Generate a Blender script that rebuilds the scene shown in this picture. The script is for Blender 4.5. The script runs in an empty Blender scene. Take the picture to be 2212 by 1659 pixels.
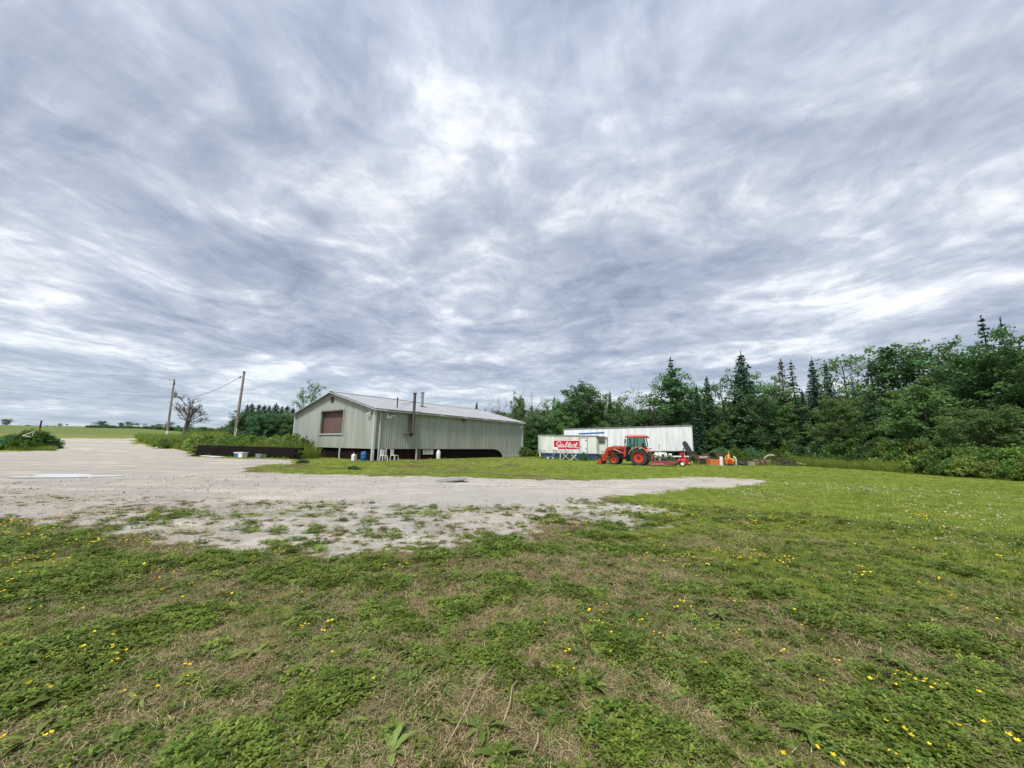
import bpy, bmesh, math, random
import numpy as np
from mathutils import Vector, Matrix, Euler

R = math.radians
SC = bpy.context.scene
COL = SC.collection

# ------------------------------------------------------------------ camera
F, PW, PH = 832.0, 2212.0, 1659.0            # focal length and frame in reference pixels
TILT, ROLL, EYE = R(9.05), R(0.9), 1.65
cam_d = bpy.data.cameras.new("camera")
cam = bpy.data.objects.new("camera", cam_d)
COL.objects.link(cam)
cam_d.sensor_width = 36.0
cam_d.lens = 36.0 * F / PW
cam_d.clip_start, cam_d.clip_end = 0.05, 9000
FWD = np.array([0, math.cos(TILT), math.sin(TILT)])
UP0 = np.array([0, -math.sin(TILT), math.cos(TILT)])
RT0 = np.array([1.0, 0, 0])
RT = math.cos(ROLL) * RT0 + math.sin(ROLL) * UP0
UP = math.cos(ROLL) * UP0 - math.sin(ROLL) * RT0
M = Matrix.Identity(4)
for i in range(3):
    M[i][0], M[i][1], M[i][2] = RT[i], UP[i], -FWD[i]
M[2][3] = EYE
cam.matrix_world = M
SC.camera = cam

# ------------------------------------------------------------------ exposure
SC.view_settings.view_transform = 'Standard'
SC.view_settings.look = 'None'
SC.view_settings.exposure = 1.5
SC.view_settings.gamma = 1.0
SC.view_settings.use_curve_mapping = False
SC.cycles.use_denoising = True
SC.cycles.max_bounces = 6
SC.cycles.transparent_max_bounces = 8

# ------------------------------------------------------------------ sky and sun
SUN_EL, SUN_AZ = R(56), R(200)               # azimuth clockwise from +Y (view direction)
world = bpy.data.worlds.new("World")
SC.world = world
world.use_nodes = True
wt = world.node_tree
wt.nodes.clear()


def N(tree, typ, **kw):
    n = tree.nodes.new(typ)
    for k, v in kw.items():
        if k == 'inp':
            for kk, vv in v.items():
                n.inputs[kk].default_value = vv
        else:
            setattr(n, k, v)
    return n


def LK(tree, a, b):
    tree.links.new(a, b)


def math_node(t, op, a, b=None, clamp=False):
    n = N(t, 'ShaderNodeMath', operation=op, use_clamp=clamp)
    for i, v in enumerate((a, b)):
        if v is None:
            continue
        if hasattr(v, 'is_linked'):
            LK(t, v, n.inputs[i])
        else:
            n.inputs[i].default_value = v
    return n.outputs[0]


def ramp(t, fac, stops, interp='LINEAR'):
    n = N(t, 'ShaderNodeValToRGB')
    n.color_ramp.interpolation = interp
    els = n.color_ramp.elements
    while len(els) < len(stops):
        els.new(0.5)
    for e, (p, c) in zip(els, stops):
        e.position = p
        e.color = (*c, 1) if len(c) == 3 else c
    LK(t, fac, n.inputs[0])
    return n.outputs[0]


def mixc(t, fac, a, b, blend='MIX'):
    n = N(t, 'ShaderNodeMix', data_type='RGBA', blend_type=blend)
    for s, v in ((0, fac), (6, a), (7, b)):
        if hasattr(v, 'is_linked'):
            LK(t, v, n.inputs[s])
        elif s == 0:
            n.inputs[0].default_value = v
        else:
            n.inputs[s].default_value = (*v, 1)
    return n.outputs[2]


def noise(t, vec, scale, detail=4, rough=0.55, dist=0.0, dim='3D'):
    n = N(t, 'ShaderNodeTexNoise', noise_dimensions=dim,
          inp={'Scale': scale, 'Detail': detail, 'Roughness': rough, 'Distortion': dist})
    if vec is not None:
        LK(t, vec, n.inputs['Vector'])
    return n.outputs[0]


def build_sky():
    t = wt
    out = N(t, 'ShaderNodeOutputWorld')
    sky = N(t, 'ShaderNodeTexSky', sky_type='NISHITA', sun_disc=False)
    sky.sun_elevation = SUN_EL
    sky.sun_rotation = SUN_AZ
    bg1 = N(t, 'ShaderNodeBackground', inp={'Strength': 0.07})
    LK(t, sky.outputs[0], bg1.inputs[0])
    tc = N(t, 'ShaderNodeTexCoord')
    sep = N(t, 'ShaderNodeSeparateXYZ')
    LK(t, tc.outputs['Generated'], sep.inputs[0])
    x, y, z = sep.outputs
    zz = math_node(t, 'ADD', math_node(t, 'MAXIMUM', z, 0.0), 0.075)
    comb = N(t, 'ShaderNodeCombineXYZ')
    LK(t, math_node(t, 'DIVIDE', x, zz), comb.inputs[0])
    LK(t, math_node(t, 'DIVIDE', y, zz), comb.inputs[1])

    # one deck of cloud seen in perspective: broad masses, puffs, and rolls that break up into ripples
    def layer(loc, rot, sc, *a):
        mp = N(t, 'ShaderNodeMapping', vector_type='TEXTURE', inp={'Location': loc, 'Rotation': (0, 0, R(rot)), 'Scale': (*sc, 1.0)})
        LK(t, comb.outputs[0], mp.inputs[0])
        return noise(t, mp.outputs[0], *a)
    big = layer((4.2, 29.9, 8.0), 145, (1.5, 1.0), 0.85, 3, 0.5, 0.35)
    mid = layer((19.0, 16.0, 4.0), 140, (1.35, 1.0), 1.9, 7, 0.60, 0.8)
    rip = layer((11.0, 2.0, 4.0), 60, (1.35, 1.0), 4.2, 5, 0.58, 1.0)
    puf = layer((3.0, 5.0, 9.0), 140, (1.0, 1.0), 8.0, 4, 0.60, 0.5)
    s = math_node(t, 'ADD', math_node(t, 'MULTIPLY', big, 0.38), math_node(t, 'MULTIPLY', mid, 0.36))
    s = math_node(t, 'ADD', s, math_node(t, 'MULTIPLY', rip, 0.15))
    s = math_node(t, 'ADD', s, math_node(t, 'MULTIPLY', puf, 0.11))
    cl = ramp(t, s, [(0.38, (0.098, 0.120, 0.158)), (0.44, (0.142, 0.164, 0.204)), (0.49, (0.186, 0.206, 0.243)),
                     (0.528, (0.232, 0.249, 0.282)), (0.56, (0.298, 0.312, 0.336)), (0.61, (0.395, 0.400, 0.412))])
    # thinner cloud towards the zenith lets more light through
    up = ramp(t, z, [(0.55, (1.0, 1.0, 1.0)), (0.88, (1.28, 1.28, 1.28))])
    cl = mixc(t, 1.0, cl, up, 'MULTIPLY')
    hz = ramp(t, z, [(0.0, (1, 1, 1)), (0.05, (0.75, 0.75, 0.75)), (0.22, (0.0, 0.0, 0.0))])
    col = mixc(t, math_node(t, 'MULTIPLY', hz, 0.62), cl, (0.172, 0.216, 0.260))
    bg2 = N(t, 'ShaderNodeBackground', inp={'Strength': 1.0})
    LK(t, col, bg2.inputs[0])
    mx = N(t, 'ShaderNodeMixShader', inp={0: 0.93})
    LK(t, bg1.outputs[0], mx.inputs[1]); LK(t, bg2.outputs[0], mx.inputs[2])
    LK(t, mx.outputs[0], out.inputs[0])


build_sky()
sun_d = bpy.data.lights.new("sun", 'SUN')
sun_d.energy = 1.5
sun_d.angle = R(12)
sun_d.color = (1.0, 0.96, 0.9)
sun = bpy.data.objects.new("sun", sun_d)
COL.objects.link(sun)
sd = Vector((math.sin(SUN_AZ) * math.cos(SUN_EL), math.cos(SUN_AZ) * math.cos(SUN_EL), math.sin(SUN_EL)))
sun.rotation_euler = sd.to_track_quat('Z', 'Y').to_euler()
sun.location = (0, -20, 60)


# ------------------------------------------------------------------ terrain and pixel helpers
def sm(t):
    t = np.clip(t, 0, 1)
    return t * t * (3 - 2 * t)


_rs = np.random.RandomState(7)
_LAT = _rs.rand(256, 256)


def vnoise(x, y):
    xi, yi = np.floor(x).astype(int), np.floor(y).astype(int)
    fx, fy = sm(x - xi), sm(y - yi)
    a = _LAT[xi & 255, yi & 255]; b = _LAT[(xi + 1) & 255, yi & 255]
    c = _LAT[xi & 255, (yi + 1) & 255]; d = _LAT[(xi + 1) & 255, (yi + 1) & 255]
    return (a * (1 - fx) + b * fx) * (1 - fy) + (c * (1 - fx) + d * fx) * fy


def fbm(x, y, o=4):
    s, a, tot = 0, 1.0, 0
    for k in range(o):
        s = s + a * vnoise(x * 2 ** k + 17.3 * k, y * 2 ** k + 9.1 * k)
        tot += a
        a *= 0.5
    return s / tot


def hgt(x, y):
    x = np.asarray(x, float); y = np.asarray(y, float)
    L = sm((-x - 17) / 22)
    z = 2.0 * sm((y - 38) / 30) * L
    z = z + np.minimum(np.maximum(y - 71, 0), 100) * 0.050 * L
    z = z - np.maximum(y - 171, 0) * 0.012 * L
    y0 = 24 + 13 * sm((x + 6) / 14)
    z = z + 0.3 * sm((y - y0) / 8) * (1 - L)
    z = z + (fbm(x * 0.22 + 5, y * 0.22, 3) - 0.5) * 0.10 * np.clip(1.2 - np.abs(y) / 60, 0, 1)
    return z


def hz1(x, y):
    return float(hgt(x, y))


def ray(px, py):
    a, b = (px - PW / 2) / F, -(py - PH / 2) / F
    d = FWD + a * RT + b * UP
    return d


def at(px, py, Y):
    d = ray(px, py)
    return np.array([0, 0, EYE]) + d * (Y / d[1])


def gr(px, py):
    """where the line of sight through a reference pixel meets the ground"""
    d = ray(px, py)
    Y = 0.5
    while Y < 400:
        p = np.array([0, 0, EYE]) + d * (Y / d[1])
        if p[2] < hz1(p[0], p[1]):
            break
        Y *= 1.004
    return p[:2]


def spot(px, Y, py=970):
    p = at(px, py, Y)
    return float(p[0]), float(p[1]), hz1(p[0], p[1])


def topz(px, py, Y):
    return float(at(px, py, Y)[2])


# ------------------------------------------------------------------ materials
MATS = {}


def mat(name, c, rough=0.7, metal=0.0, var=0.0, scale=3.0, bump=0.0, bscale=20.0, c2=None, streak=False, spec=0.5, coat=0.0):
    if name in MATS:
        return MATS[name]
    m = bpy.data.materials.new(name)
    m.use_nodes = True
    t = m.node_tree
    b = t.nodes['Principled BSDF']
    b.inputs['Roughness'].default_value = rough
    b.inputs['Metallic'].default_value = metal
    b.inputs['Specular IOR Level'].default_value = spec
    b.inputs['Coat Weight'].default_value = coat
    b.inputs['Base Color'].default_value = (*c, 1)
    tc = N(t, 'ShaderNodeTexCoord')
    if var > 0 or c2 is not None:
        vec = tc.outputs['Object']
        if streak:
            mp = N(t, 'ShaderNodeMapping', inp={'Scale': (1, 1, 0.12)})
            LK(t, vec, mp.inputs[0]); vec = mp.outputs[0]
        n = noise(t, vec, scale, 6, 0.65)
        c2 = c2 or tuple(max(0, k * (1 - var)) for k in c)
        col = ramp(t, n, [(0.35, c2), (0.62, c)])
        LK(t, col, b.inputs['Base Color'])
    if bump > 0:
        bn = N(t, 'ShaderNodeBump', inp={'Strength': bump, 'Distance': 0.01})
        LK(t, noise(t, tc.outputs['Object'], bscale, 5, 0.6), bn.inputs['Height'])
        LK(t, bn.outputs[0], b.inputs['Normal'])
    MATS[name] = m
    return m


def leafmat(name, c1, c2, trans=0.42, rough=0.55, hue=0.03):
    """foliage: per-leaf and per-plant colour variation, some light through the leaf"""
    if name in MATS:
        return MATS[name]
    m = bpy.data.materials.new(name)
    m.use_nodes = True
    t = m.node_tree
    t.nodes.clear()
    out = N(t, 'ShaderNodeOutputMaterial')
    at_ = N(t, 'ShaderNodeAttribute', attribute_name='leafrand')
    oi = N(t, 'ShaderNodeObjectInfo')
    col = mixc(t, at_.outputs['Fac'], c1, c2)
    hs = N(t, 'ShaderNodeHueSaturation')
    h = math_node(t, 'ADD', math_node(t, 'MULTIPLY', oi.outputs['Random'], hue * 2), 0.5 - hue)
    LK(t, h, hs.inputs['Hue'])
    r2 = math_node(t, 'FRACT', math_node(t, 'MULTIPLY', oi.outputs['Random'], 7.31))
    LK(t, math_node(t, 'ADD', math_node(t, 'MULTIPLY', r2, 0.70), 0.72), hs.inputs['Value'])
    LK(t, col, hs.inputs['Color'])
    b = N(t, 'ShaderNodeBsdfPrincipled', inp={'Roughness': rough, 'Specular IOR Level': 0.18})
    LK(t, hs.outputs[0], b.inputs['Base Color'])
    tr = N(t, 'ShaderNodeBsdfTranslucent')
    LK(t, hs.outputs[0], tr.inputs[0])
    mx = N(t, 'ShaderNodeMixShader', inp={0: trans})
    LK(t, b.outputs[0], mx.inputs[1]); LK(t, tr.outputs[0], mx.inputs[2])
    LK(t, mx.outputs[0], out.inputs[0])
    MATS[name] = m
    return m


def glassmat():
    m = bpy.data.materials.new('cab_glass')
    m.use_nodes = True
    t = m.node_tree
    t.nodes.clear()
    out = N(t, 'ShaderNodeOutputMaterial')
    g = N(t, 'ShaderNodeBsdfGlossy', inp={'Roughness': 0.05, 'Color': (0.9, 1, 0.97, 1)})
    tr = N(t, 'ShaderNodeBsdfTransparent', inp={'Color': (0.34, 0.52, 0.48, 1)})
    lw = N(t, 'ShaderNodeFresnel', inp={'IOR': 1.45})
    mx = N(t, 'ShaderNodeMixShader')
    LK(t, lw.outputs[0], mx.inputs[0])
    LK(t, tr.outputs[0], mx.inputs[1]); LK(t, g.outputs[0], mx.inputs[2])
    LK(t, mx.outputs[0], out.inputs[0])
    return m


M_ORANGE = mat('orange_red_paint', (0.50, 0.052, 0.020), 0.5, var=0.45, scale=4, coat=0.15)
M_RIM = mat('rim_paint', (0.56, 0.036, 0.018), 0.5, var=0.3, scale=6)
M_TYRE = mat('tyre_rubber', (0.022, 0.022, 0.024), 0.85, c2=(0.06, 0.055, 0.045), scale=9)
M_BLACK = mat('black_metal', (0.018, 0.018, 0.02), 0.5, c2=(0.035, 0.033, 0.03), scale=8)
M_DKGREY = mat('dark_grey_metal', (0.07, 0.07, 0.07), 0.6, c2=(0.11, 0.09, 0.07), scale=6)
M_STEEL = mat('galvanised_steel', (0.42, 0.44, 0.45), 0.42, 0.6, var=0.35, scale=5)
M_RUST = mat('rusty_iron', (0.16, 0.075, 0.04), 0.85, c2=(0.07, 0.035, 0.022), scale=7, bump=0.4, bscale=30)
M_MAROON = mat('faded_maroon_paint', (0.26, 0.045, 0.05), 0.6, c2=(0.14, 0.03, 0.03), scale=5)
M_RED = mat('bright_red_paint', (0.70, 0.02, 0.035), 0.4, var=0.3, scale=5)
M_YEL = mat('yellow_paint', (0.75, 0.42, 0.04), 0.5, var=0.35, scale=6)
M_ORG2 = mat('faded_orange_plastic', (0.72, 0.20, 0.04), 0.55, c2=(0.5, 0.13, 0.05), scale=5)
M_WHITE = mat('white_paint', (0.78, 0.79, 0.78), 0.5, c2=(0.62, 0.62, 0.58), scale=3)
M_TRAIL = mat('white_trailer_skin', (0.80, 0.83, 0.84), 0.45, c2=(0.58, 0.61, 0.61), scale=2.4, streak=True)
M_TRAIL2 = mat('chalky_white_trailer_skin', (0.72, 0.74, 0.70), 0.7, c2=(0.47, 0.49, 0.42), scale=2.2, streak=True)
M_BLUE = mat('navy_blue_paint', (0.015, 0.055, 0.17), 0.5, c2=(0.02, 0.05, 0.09), scale=2)
M_BLUE2 = mat('blue_paint', (0.01, 0.13, 0.33), 0.5, var=0.2)
M_SIGN = mat('crimson_sign_paint', (0.56, 0.012, 0.05), 0.5, var=0.18, scale=4)
M_LETTER = mat('white_lettering', (0.82, 0.80, 0.80), 0.55)
M_WOODGR = mat('weathered_pole_wood', (0.30, 0.255, 0.215), 0.9, c2=(0.15, 0.125, 0.105), scale=2.5, streak=True, bump=0.6, bscale=18)
M_PLANK = mat('weathered_plank', (0.36, 0.30, 0.22), 0.9, c2=(0.2, 0.16, 0.12), scale=5)
M_BARN = mat('sage_green_steel', (0.345, 0.372, 0.322), 0.55, c2=(0.255, 0.275, 0.245), scale=1.7, streak=True)
M_ROOF = mat('pale_grey_roof_steel', (0.335, 0.345, 0.36), 0.5, c2=(0.27, 0.28, 0.295), scale=0.8)
M_TRIM = mat('pale_trim_steel', (0.50, 0.53, 0.53), 0.45, var=0.15)
M_DOOR = mat('brown_door_paint', (0.150, 0.082, 0.070), 0.7, c2=(0.115, 0.066, 0.058), scale=2)
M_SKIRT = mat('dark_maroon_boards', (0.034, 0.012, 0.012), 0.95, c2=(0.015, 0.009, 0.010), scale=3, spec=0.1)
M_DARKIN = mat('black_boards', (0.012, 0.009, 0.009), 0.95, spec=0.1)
M_STONE = mat('pale_stone', (0.42, 0.42, 0.37), 0.9, c2=(0.24, 0.24, 0.21), scale=7, bump=0.8, bscale=12)
M_CHIM = mat('sooty_brown_flue', (0.10, 0.085, 0.08), 0.6, c2=(0.05, 0.045, 0.045), scale=4)
M_CREAM = mat('cream_post_paint', (0.62, 0.62, 0.55), 0.7, c2=(0.4, 0.4, 0.36), scale=6)
M_BARK = mat('grey_brown_bark', (0.115, 0.095, 0.078), 0.95, c2=(0.055, 0.045, 0.038), scale=4)
M_BARE = mat('bare_grey_twigs', (0.21, 0.19, 0.175), 0.95, c2=(0.12, 0.105, 0.095), scale=4)
M_LF_DK = leafmat('dark_tree_leaves', (0.052, 0.130, 0.058), (0.130, 0.235, 0.090), hue=0.02)
M_LF_MD = leafmat('mid_tree_leaves', (0.075, 0.175, 0.058), (0.175, 0.290, 0.095), hue=0.025)
M_LF_LT = leafmat('light_tree_leaves', (0.095, 0.200, 0.062), (0.205, 0.330, 0.110), hue=0.014)
M_NEEDLE = leafmat('dark_needles', (0.032, 0.084, 0.050), (0.072, 0.148, 0.076), trans=0.15, hue=0.015)
M_NEEDBR = leafmat('dying_brown_needles', (0.11, 0.085, 0.06), (0.16, 0.12, 0.085), trans=0.15)
M_BUSH = leafmat('bush_leaves', (0.095, 0.180, 0.035), (0.18, 0.275, 0.065), hue=0.025)
M_BUSHY = leafmat('yellowish_bush_leaves', (0.135, 0.215, 0.038), (0.25, 0.33, 0.085), hue=0.012)
M_GRASS = leafmat('grass_blades', (0.080, 0.120, 0.015), (0.265, 0.292, 0.070), trans=0.3, hue=0.025)
M_TALLG = leafmat('tall_grass_blades', (0.165, 0.245, 0.036), (0.290, 0.350, 0.090), trans=0.5, hue=0.02)
M_LAWN = leafmat('lawn_blades', (0.160, 0.215, 0.028), (0.290, 0.330, 0.066), trans=0.35, hue=0.015)
M_STRAW = leafmat('dry_straw', (0.150, 0.110, 0.050), (0.45, 0.37, 0.20), trans=0.15, hue=0.012)
M_CLOVER = leafmat('clover_leaves', (0.066, 0.116, 0.012), (0.200, 0.258, 0.048), trans=0.3, hue=0.015)
M_WEED = leafmat('weed_leaves', (0.060, 0.105, 0.018), (0.175, 0.225, 0.058), trans=0.3, rough=0.8, hue=0.02)
M_PETAL = leafmat('yellow_petals', (0.85, 0.56, 0.01), (0.90, 0.68, 0.03), trans=0.25, hue=0.008)
M_WFLOW = leafmat('white_clover_flowers', (0.60, 0.58, 0.50), (0.74, 0.73, 0.66), trans=0.2, hue=0.0)
M_WIRE = mat('dull_wire', (0.05, 0.05, 0.055), 0.6)
M_GLASS = glassmat()


# ------------------------------------------------------------------ mesh builder
class MB:
    def __init__(s):
        s.v, s.f = [], []

    def add(s, vs, fs):
        o = len(s.v)
        s.v += [tuple(map(float, p)) for p in vs]
        s.f += [tuple(i + o for i in q) for q in fs]
        return s

    def box(s, c, d, rot=None, taper=1.0):
        x, y, z = d[0] / 2, d[1] / 2, d[2] / 2
        vs = [Vector((sx * x * (taper if sz > 0 else 1), sy * y * (taper if sz > 0 else 1), sz * z))
              for sz in (-1, 1) for sy in (-1, 1) for sx in (-1, 1)]
        if rot is not None:
            e = Euler(rot).to_matrix()
            vs = [e @ p for p in vs]
        vs = [p + Vector(c) for p in vs]
        return s.add(vs, [(0, 2, 3, 1), (4, 5, 7, 6), (0, 1, 5, 4), (2, 6, 7, 3), (0, 4, 6, 2), (1, 3, 7, 5)])

    def bar(s, a, b, w, h=None):
        """square bar between two points"""
        a, b = Vector(a), Vector(b)
        h = h or w
        d = (b - a)
        q = d.to_track_quat('Z', 'Y').to_matrix()
        vs = []
        for p in (a, b):
            for sy in (-1, 1):
                for sx in (-1, 1):
                    vs.append(p + q @ Vector((sx * w / 2, sy * h / 2, 0)))
        return s.add(vs, [(0, 2, 3, 1), (4, 5, 7, 6), (0, 1, 5, 4), (2, 6, 7, 3), (0, 4, 6, 2), (1, 3, 7, 5)])

    def tube(s, pts, rad, n=8, cap=True):
        pts = [Vector(p) for p in pts]
        if not hasattr(rad, '__len__'):
            rad = [rad] * len(pts)
        vs, fs = [], []
        for i, p in enumerate(pts):
            d = pts[min(i + 1, len(pts) - 1)] - pts[max(i - 1, 0)]
            if d.length < 1e-9:
                d = Vector((0, 0, 1))
            q = d.to_track_quat('Z', 'Y').to_matrix()
            for k in range(n):
                a = 2 * math.pi * k / n
                vs.append(p + q @ Vector((rad[i] * math.cos(a), rad[i] * math.sin(a), 0)))
        for i in range(len(pts) - 1):
            for k in range(n):
                a, b = i * n + k, i * n + (k + 1) % n
                fs.append((a, b, b + n, a + n))
        if cap:
            fs.append(tuple(range(n))[::-1])
            fs.append(tuple(range((len(pts) - 1) * n, len(pts) * n)))
        return s.add(vs, fs)

    def lathe(s, prof, c, axis, n=24):
        """profile of (distance along axis, radius) pairs turned about axis through c"""
        q = Vector(axis).to_track_quat('Z', 'Y').to_matrix()
        vs, fs = [], []
        for (h, r) in prof:
            for k in range(n):
                a = 2 * math.pi * k / n
                vs.append(Vector(c) + q @ Vector((r * math.cos(a), r * math.sin(a), h)))
        for i in range(len(prof) - 1):
            for k in range(n):
                a, b = i * n + k, i * n + (k + 1) % n
                fs.append((a, b, b + n, a + n))
        return s.add(vs, fs)

    def prism(s, pts, ext, frame=None):
        """2-D outline in x-z pushed along y from ext[0] to ext[1]"""
        n = len(pts)
        vs = [Vector((p[0], ext[0], p[1])) for p in pts] + [Vector((p[0], ext[1], p[1])) for p in pts]
        if frame is not None:
            vs = [frame @ p for p in vs]
        fs = [tuple(range(n)), tuple(range(n, 2 * n))[::-1]]
        for i in range(n):
            j = (i + 1) % n
            fs.append((i, i + n, j + n, j))
        return s.add(vs, fs)

    def mesh(s, name, m, smooth=False, bevel=0.0):
        me = bpy.data.meshes.new(name)
        me.from_pydata(s.v, [], s.f)
        bm = bmesh.new()
        bm.from_mesh(me)
        bmesh.ops.recalc_face_normals(bm, faces=bm.faces)
        bm.to_mesh(me)
        bm.free()
        if smooth:
            for p in me.polygons:
                p.use_smooth = True
            try:
                me.set_sharp_from_angle(angle=R(40))
            except Exception:
                pass
        me.materials.append(m)
        me.update()
        return me

    def build(s, name, m, parent=None, smooth=False, bevel=0.0):
        o = bpy.data.objects.new(name, s.mesh(name, m, smooth))
        COL.objects.link(o)
        if parent is not None:
            o.parent = parent
        if bevel > 0:
            b = o.modifiers.new('bevel', 'BEVEL')
            b.width = bevel
            b.segments = 2
            b.limit_method = 'ANGLE'
        return o


def tag(o, label, cat, group=None, kind=None):
    if label:
        o['label'] = label
    if cat:
        o['category'] = cat
    if group:
        o['group'] = group
    if kind:
        o['kind'] = kind
    return o


def empty(name, loc, rz, label, cat, group=None):
    o = bpy.data.objects.new(name, None)
    o.empty_display_size = 0.3
    COL.objects.link(o)
    o.location = loc
    o.rotation_euler = (0, 0, rz)
    return tag(o, label, cat, group)


def link_mesh(name, me, parent=None):
    o = bpy.data.objects.new(name, me)
    COL.objects.link(o)
    o.parent = parent
    return o


def fast_mesh(name, V, Fq, m, rnd=None, smooth=False):
    """mesh from numpy vertices (n,3) and faces (k,3 or 4); rnd = per-face random colour value"""
    me = bpy.data.meshes.new(name)
    k = Fq.shape[1]
    me.vertices.add(len(V)); me.vertices.foreach_set('co', np.ascontiguousarray(V, dtype=np.float32).ravel())
    me.loops.add(Fq.size); me.loops.foreach_set('vertex_index', Fq.astype(np.int32).ravel())
    me.polygons.add(len(Fq))
    me.polygons.foreach_set('loop_start', (np.arange(len(Fq)) * k).astype(np.int32))
    me.polygons.foreach_set('loop_total', np.full(len(Fq), k, np.int32))
    if smooth:
        me.polygons.foreach_set('use_smooth', np.ones(len(Fq), bool))
    me.update(calc_edges=True)
    if rnd is not None:
        a = me.attributes.new('leafrand', 'FLOAT', 'FACE')
        a.data.foreach_set('value', rnd.astype(np.float32))
    if m is not None:
        me.materials.append(m)
    return me


# ------------------------------------------------------------------ what grows where
def polyw(pts):
    return np.array([gr(*p) for p in pts])


def sdist(x, y, poly):
    """signed distance to a polygon, negative inside"""
    x = np.asarray(x, float).ravel(); y = np.asarray(y, float).ravel()
    d2 = np.full(len(x), 1e18)
    ins = np.zeros(len(x), bool)
    n = len(poly)
    for i in range(n):
        ax, ay = poly[i]; bx, by = poly[(i + 1) % n]
        ex, ey = bx - ax, by - ay
        wx, wy = x - ax, y - ay
        t = np.clip((wx * ex + wy * ey) / (ex * ex + ey * ey + 1e-12), 0, 1)
        d2 = np.minimum(d2, (wx - t * ex) ** 2 + (wy - t * ey) ** 2)
        c = ((ay > y) != (by > y)) & (x < (bx - ax) * (y - ay) / (by - ay + 1e-12) + ax)
        ins ^= c
    d = np.sqrt(d2)
    return np.where(ins, -d, d)


CORE = polyw([(-260, 1000), (-120, 985), (0, 977), (60, 975), (105, 969), (122, 963), (118, 955), (112, 946.5), (300, 947.5),
              (288, 953), (300, 959), (345, 967), (415, 977), (415, 987), (520, 991), (640, 994), (625, 1001),
              (560, 1006), (520, 1012), (560, 1020), (680, 1025), (800, 1028), (980, 1030), (1160, 1036), (1260, 1038),
              (1380, 1035), (1490, 1031), (1570, 1034), (1640, 1038), (1644, 1045), (1590, 1051), (1480, 1057),
              (1380, 1066), (1290, 1078), (1200, 1088), (1100, 1092), (900, 1092), (700, 1085), (500, 1075), (300, 1070),
              (0, 1066), (-260, 1066)])
MIXED = polyw([(-200, 1060), (-200, 1098), (0, 1100), (100, 1128), (250, 1140), (400, 1160), (560, 1188), (700, 1195), (850, 1176),
               (1000, 1168), (1160, 1135), (1270, 1125), (1390, 1132), (1330, 1112), (1240, 1106), (1400, 1103), (1290, 1080), (1200, 1080),
               (700, 1070), (300, 1060)])


def fields(x, y):
    x = np.asarray(x, float).ravel(); y = np.asarray(y, float).ravel()
    r = np.hypot(x, y)
    wob = (fbm(x * 0.9, y * 0.9, 5) - 0.5) + 0.5 * (fbm(x * 3.3, y * 3.3, 3) - 0.5)
    dc = sdist(x, y, CORE) + wob * np.clip(r * 0.10, 0.3, 2.4)
    dm = sdist(x, y, MIXED) + wob * 1.6
    vc = sm(dc / np.clip(r * 0.055, 0.2, 1.3) + 0.5)
    mixv = 0.13 + 0.22 * sm((fbm(x * 1.2 + 40, y * 1.2, 3) - 0.46) / 0.2) + 0.42 * sm((fbm(x * 5.5 + 40, y * 5.5, 3) - 0.52) / 0.22)
    vm = np.where(dm < 0, mixv, 1.0)
    vm = np.where((dm >= 0) & (dm < 0.9), mixv + (1 - mixv) * dm / 0.9, vm)
    veg = np.minimum(vc, 1) * vm
    # dry, thin turf in the middle foreground; greener to the right and beyond the gravel
    dry = 0.78 + 1.7 * (fbm(x * 0.55 + 80, y * 0.55 + 3, 4) - 0.5)
    dry = dry - 0.85 * sm((x - 1.2) / 3.4) * sm((y - 3.2) / 2.6) - 0.6 * sm((y - 15) / 6) - 0.25 * sm((-x - 3) / 4) * sm((9 - y) / 3)
    dry = np.clip(dry, 0.0, 1)
    cl = fbm(x * 0.95 + 200, y * 1.05 + 60, 3)
    clover = sm((cl - 0.585 - 0.05 * sm((x + 1) / 4)) / 0.16) * 0.8 * (1 - sm((r - 24) / 14))
    clover = np.maximum(clover, 0)
    for (px, py, rad) in PATCHES:
        cx, cy = PCACHE[(px, py)]
        dd = np.hypot(x - cx, y - cy) / rad + (fbm(x * 4, y * 4, 2) - 0.5) * 0.6
        clover = np.maximum(clover, sm((1.2 - dd) / 0.75))
    return veg, dry, clover


PATCHES = [(705, 1505, 0.26), (1105, 1380, 0.24), (985, 1325, 0.24), (345, 1122, 0.75), (400, 1340, 0.36), (640, 1178, 0.5),
           (830, 1325, 0.22), (830, 1265, 0.32), (620, 1240, 0.5), (935, 1205, 0.3), (1060, 1195, 0.45), (1180, 1125, 0.6), (1075, 1165, 0.55),
           (200, 1400, 0.5), (60, 1440, 0.4), (120, 1260, 0.7), (480, 1650, 0.3), (1330, 1400, 0.3), (1800, 1340, 0.4), (2040, 1390, 0.35),
           (1950, 1560, 0.32), (1370, 1600, 0.26), (890, 1365, 0.16), (60, 1180, 0.8), (240, 1235, 0.6), (500, 1215, 0.5), (1190, 1190, 0.35), (730, 1250, 0.4)]
PCACHE = {}
for (px, py, rad) in PATCHES:
    PCACHE[(px, py)] = tuple(gr(px, py))


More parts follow.
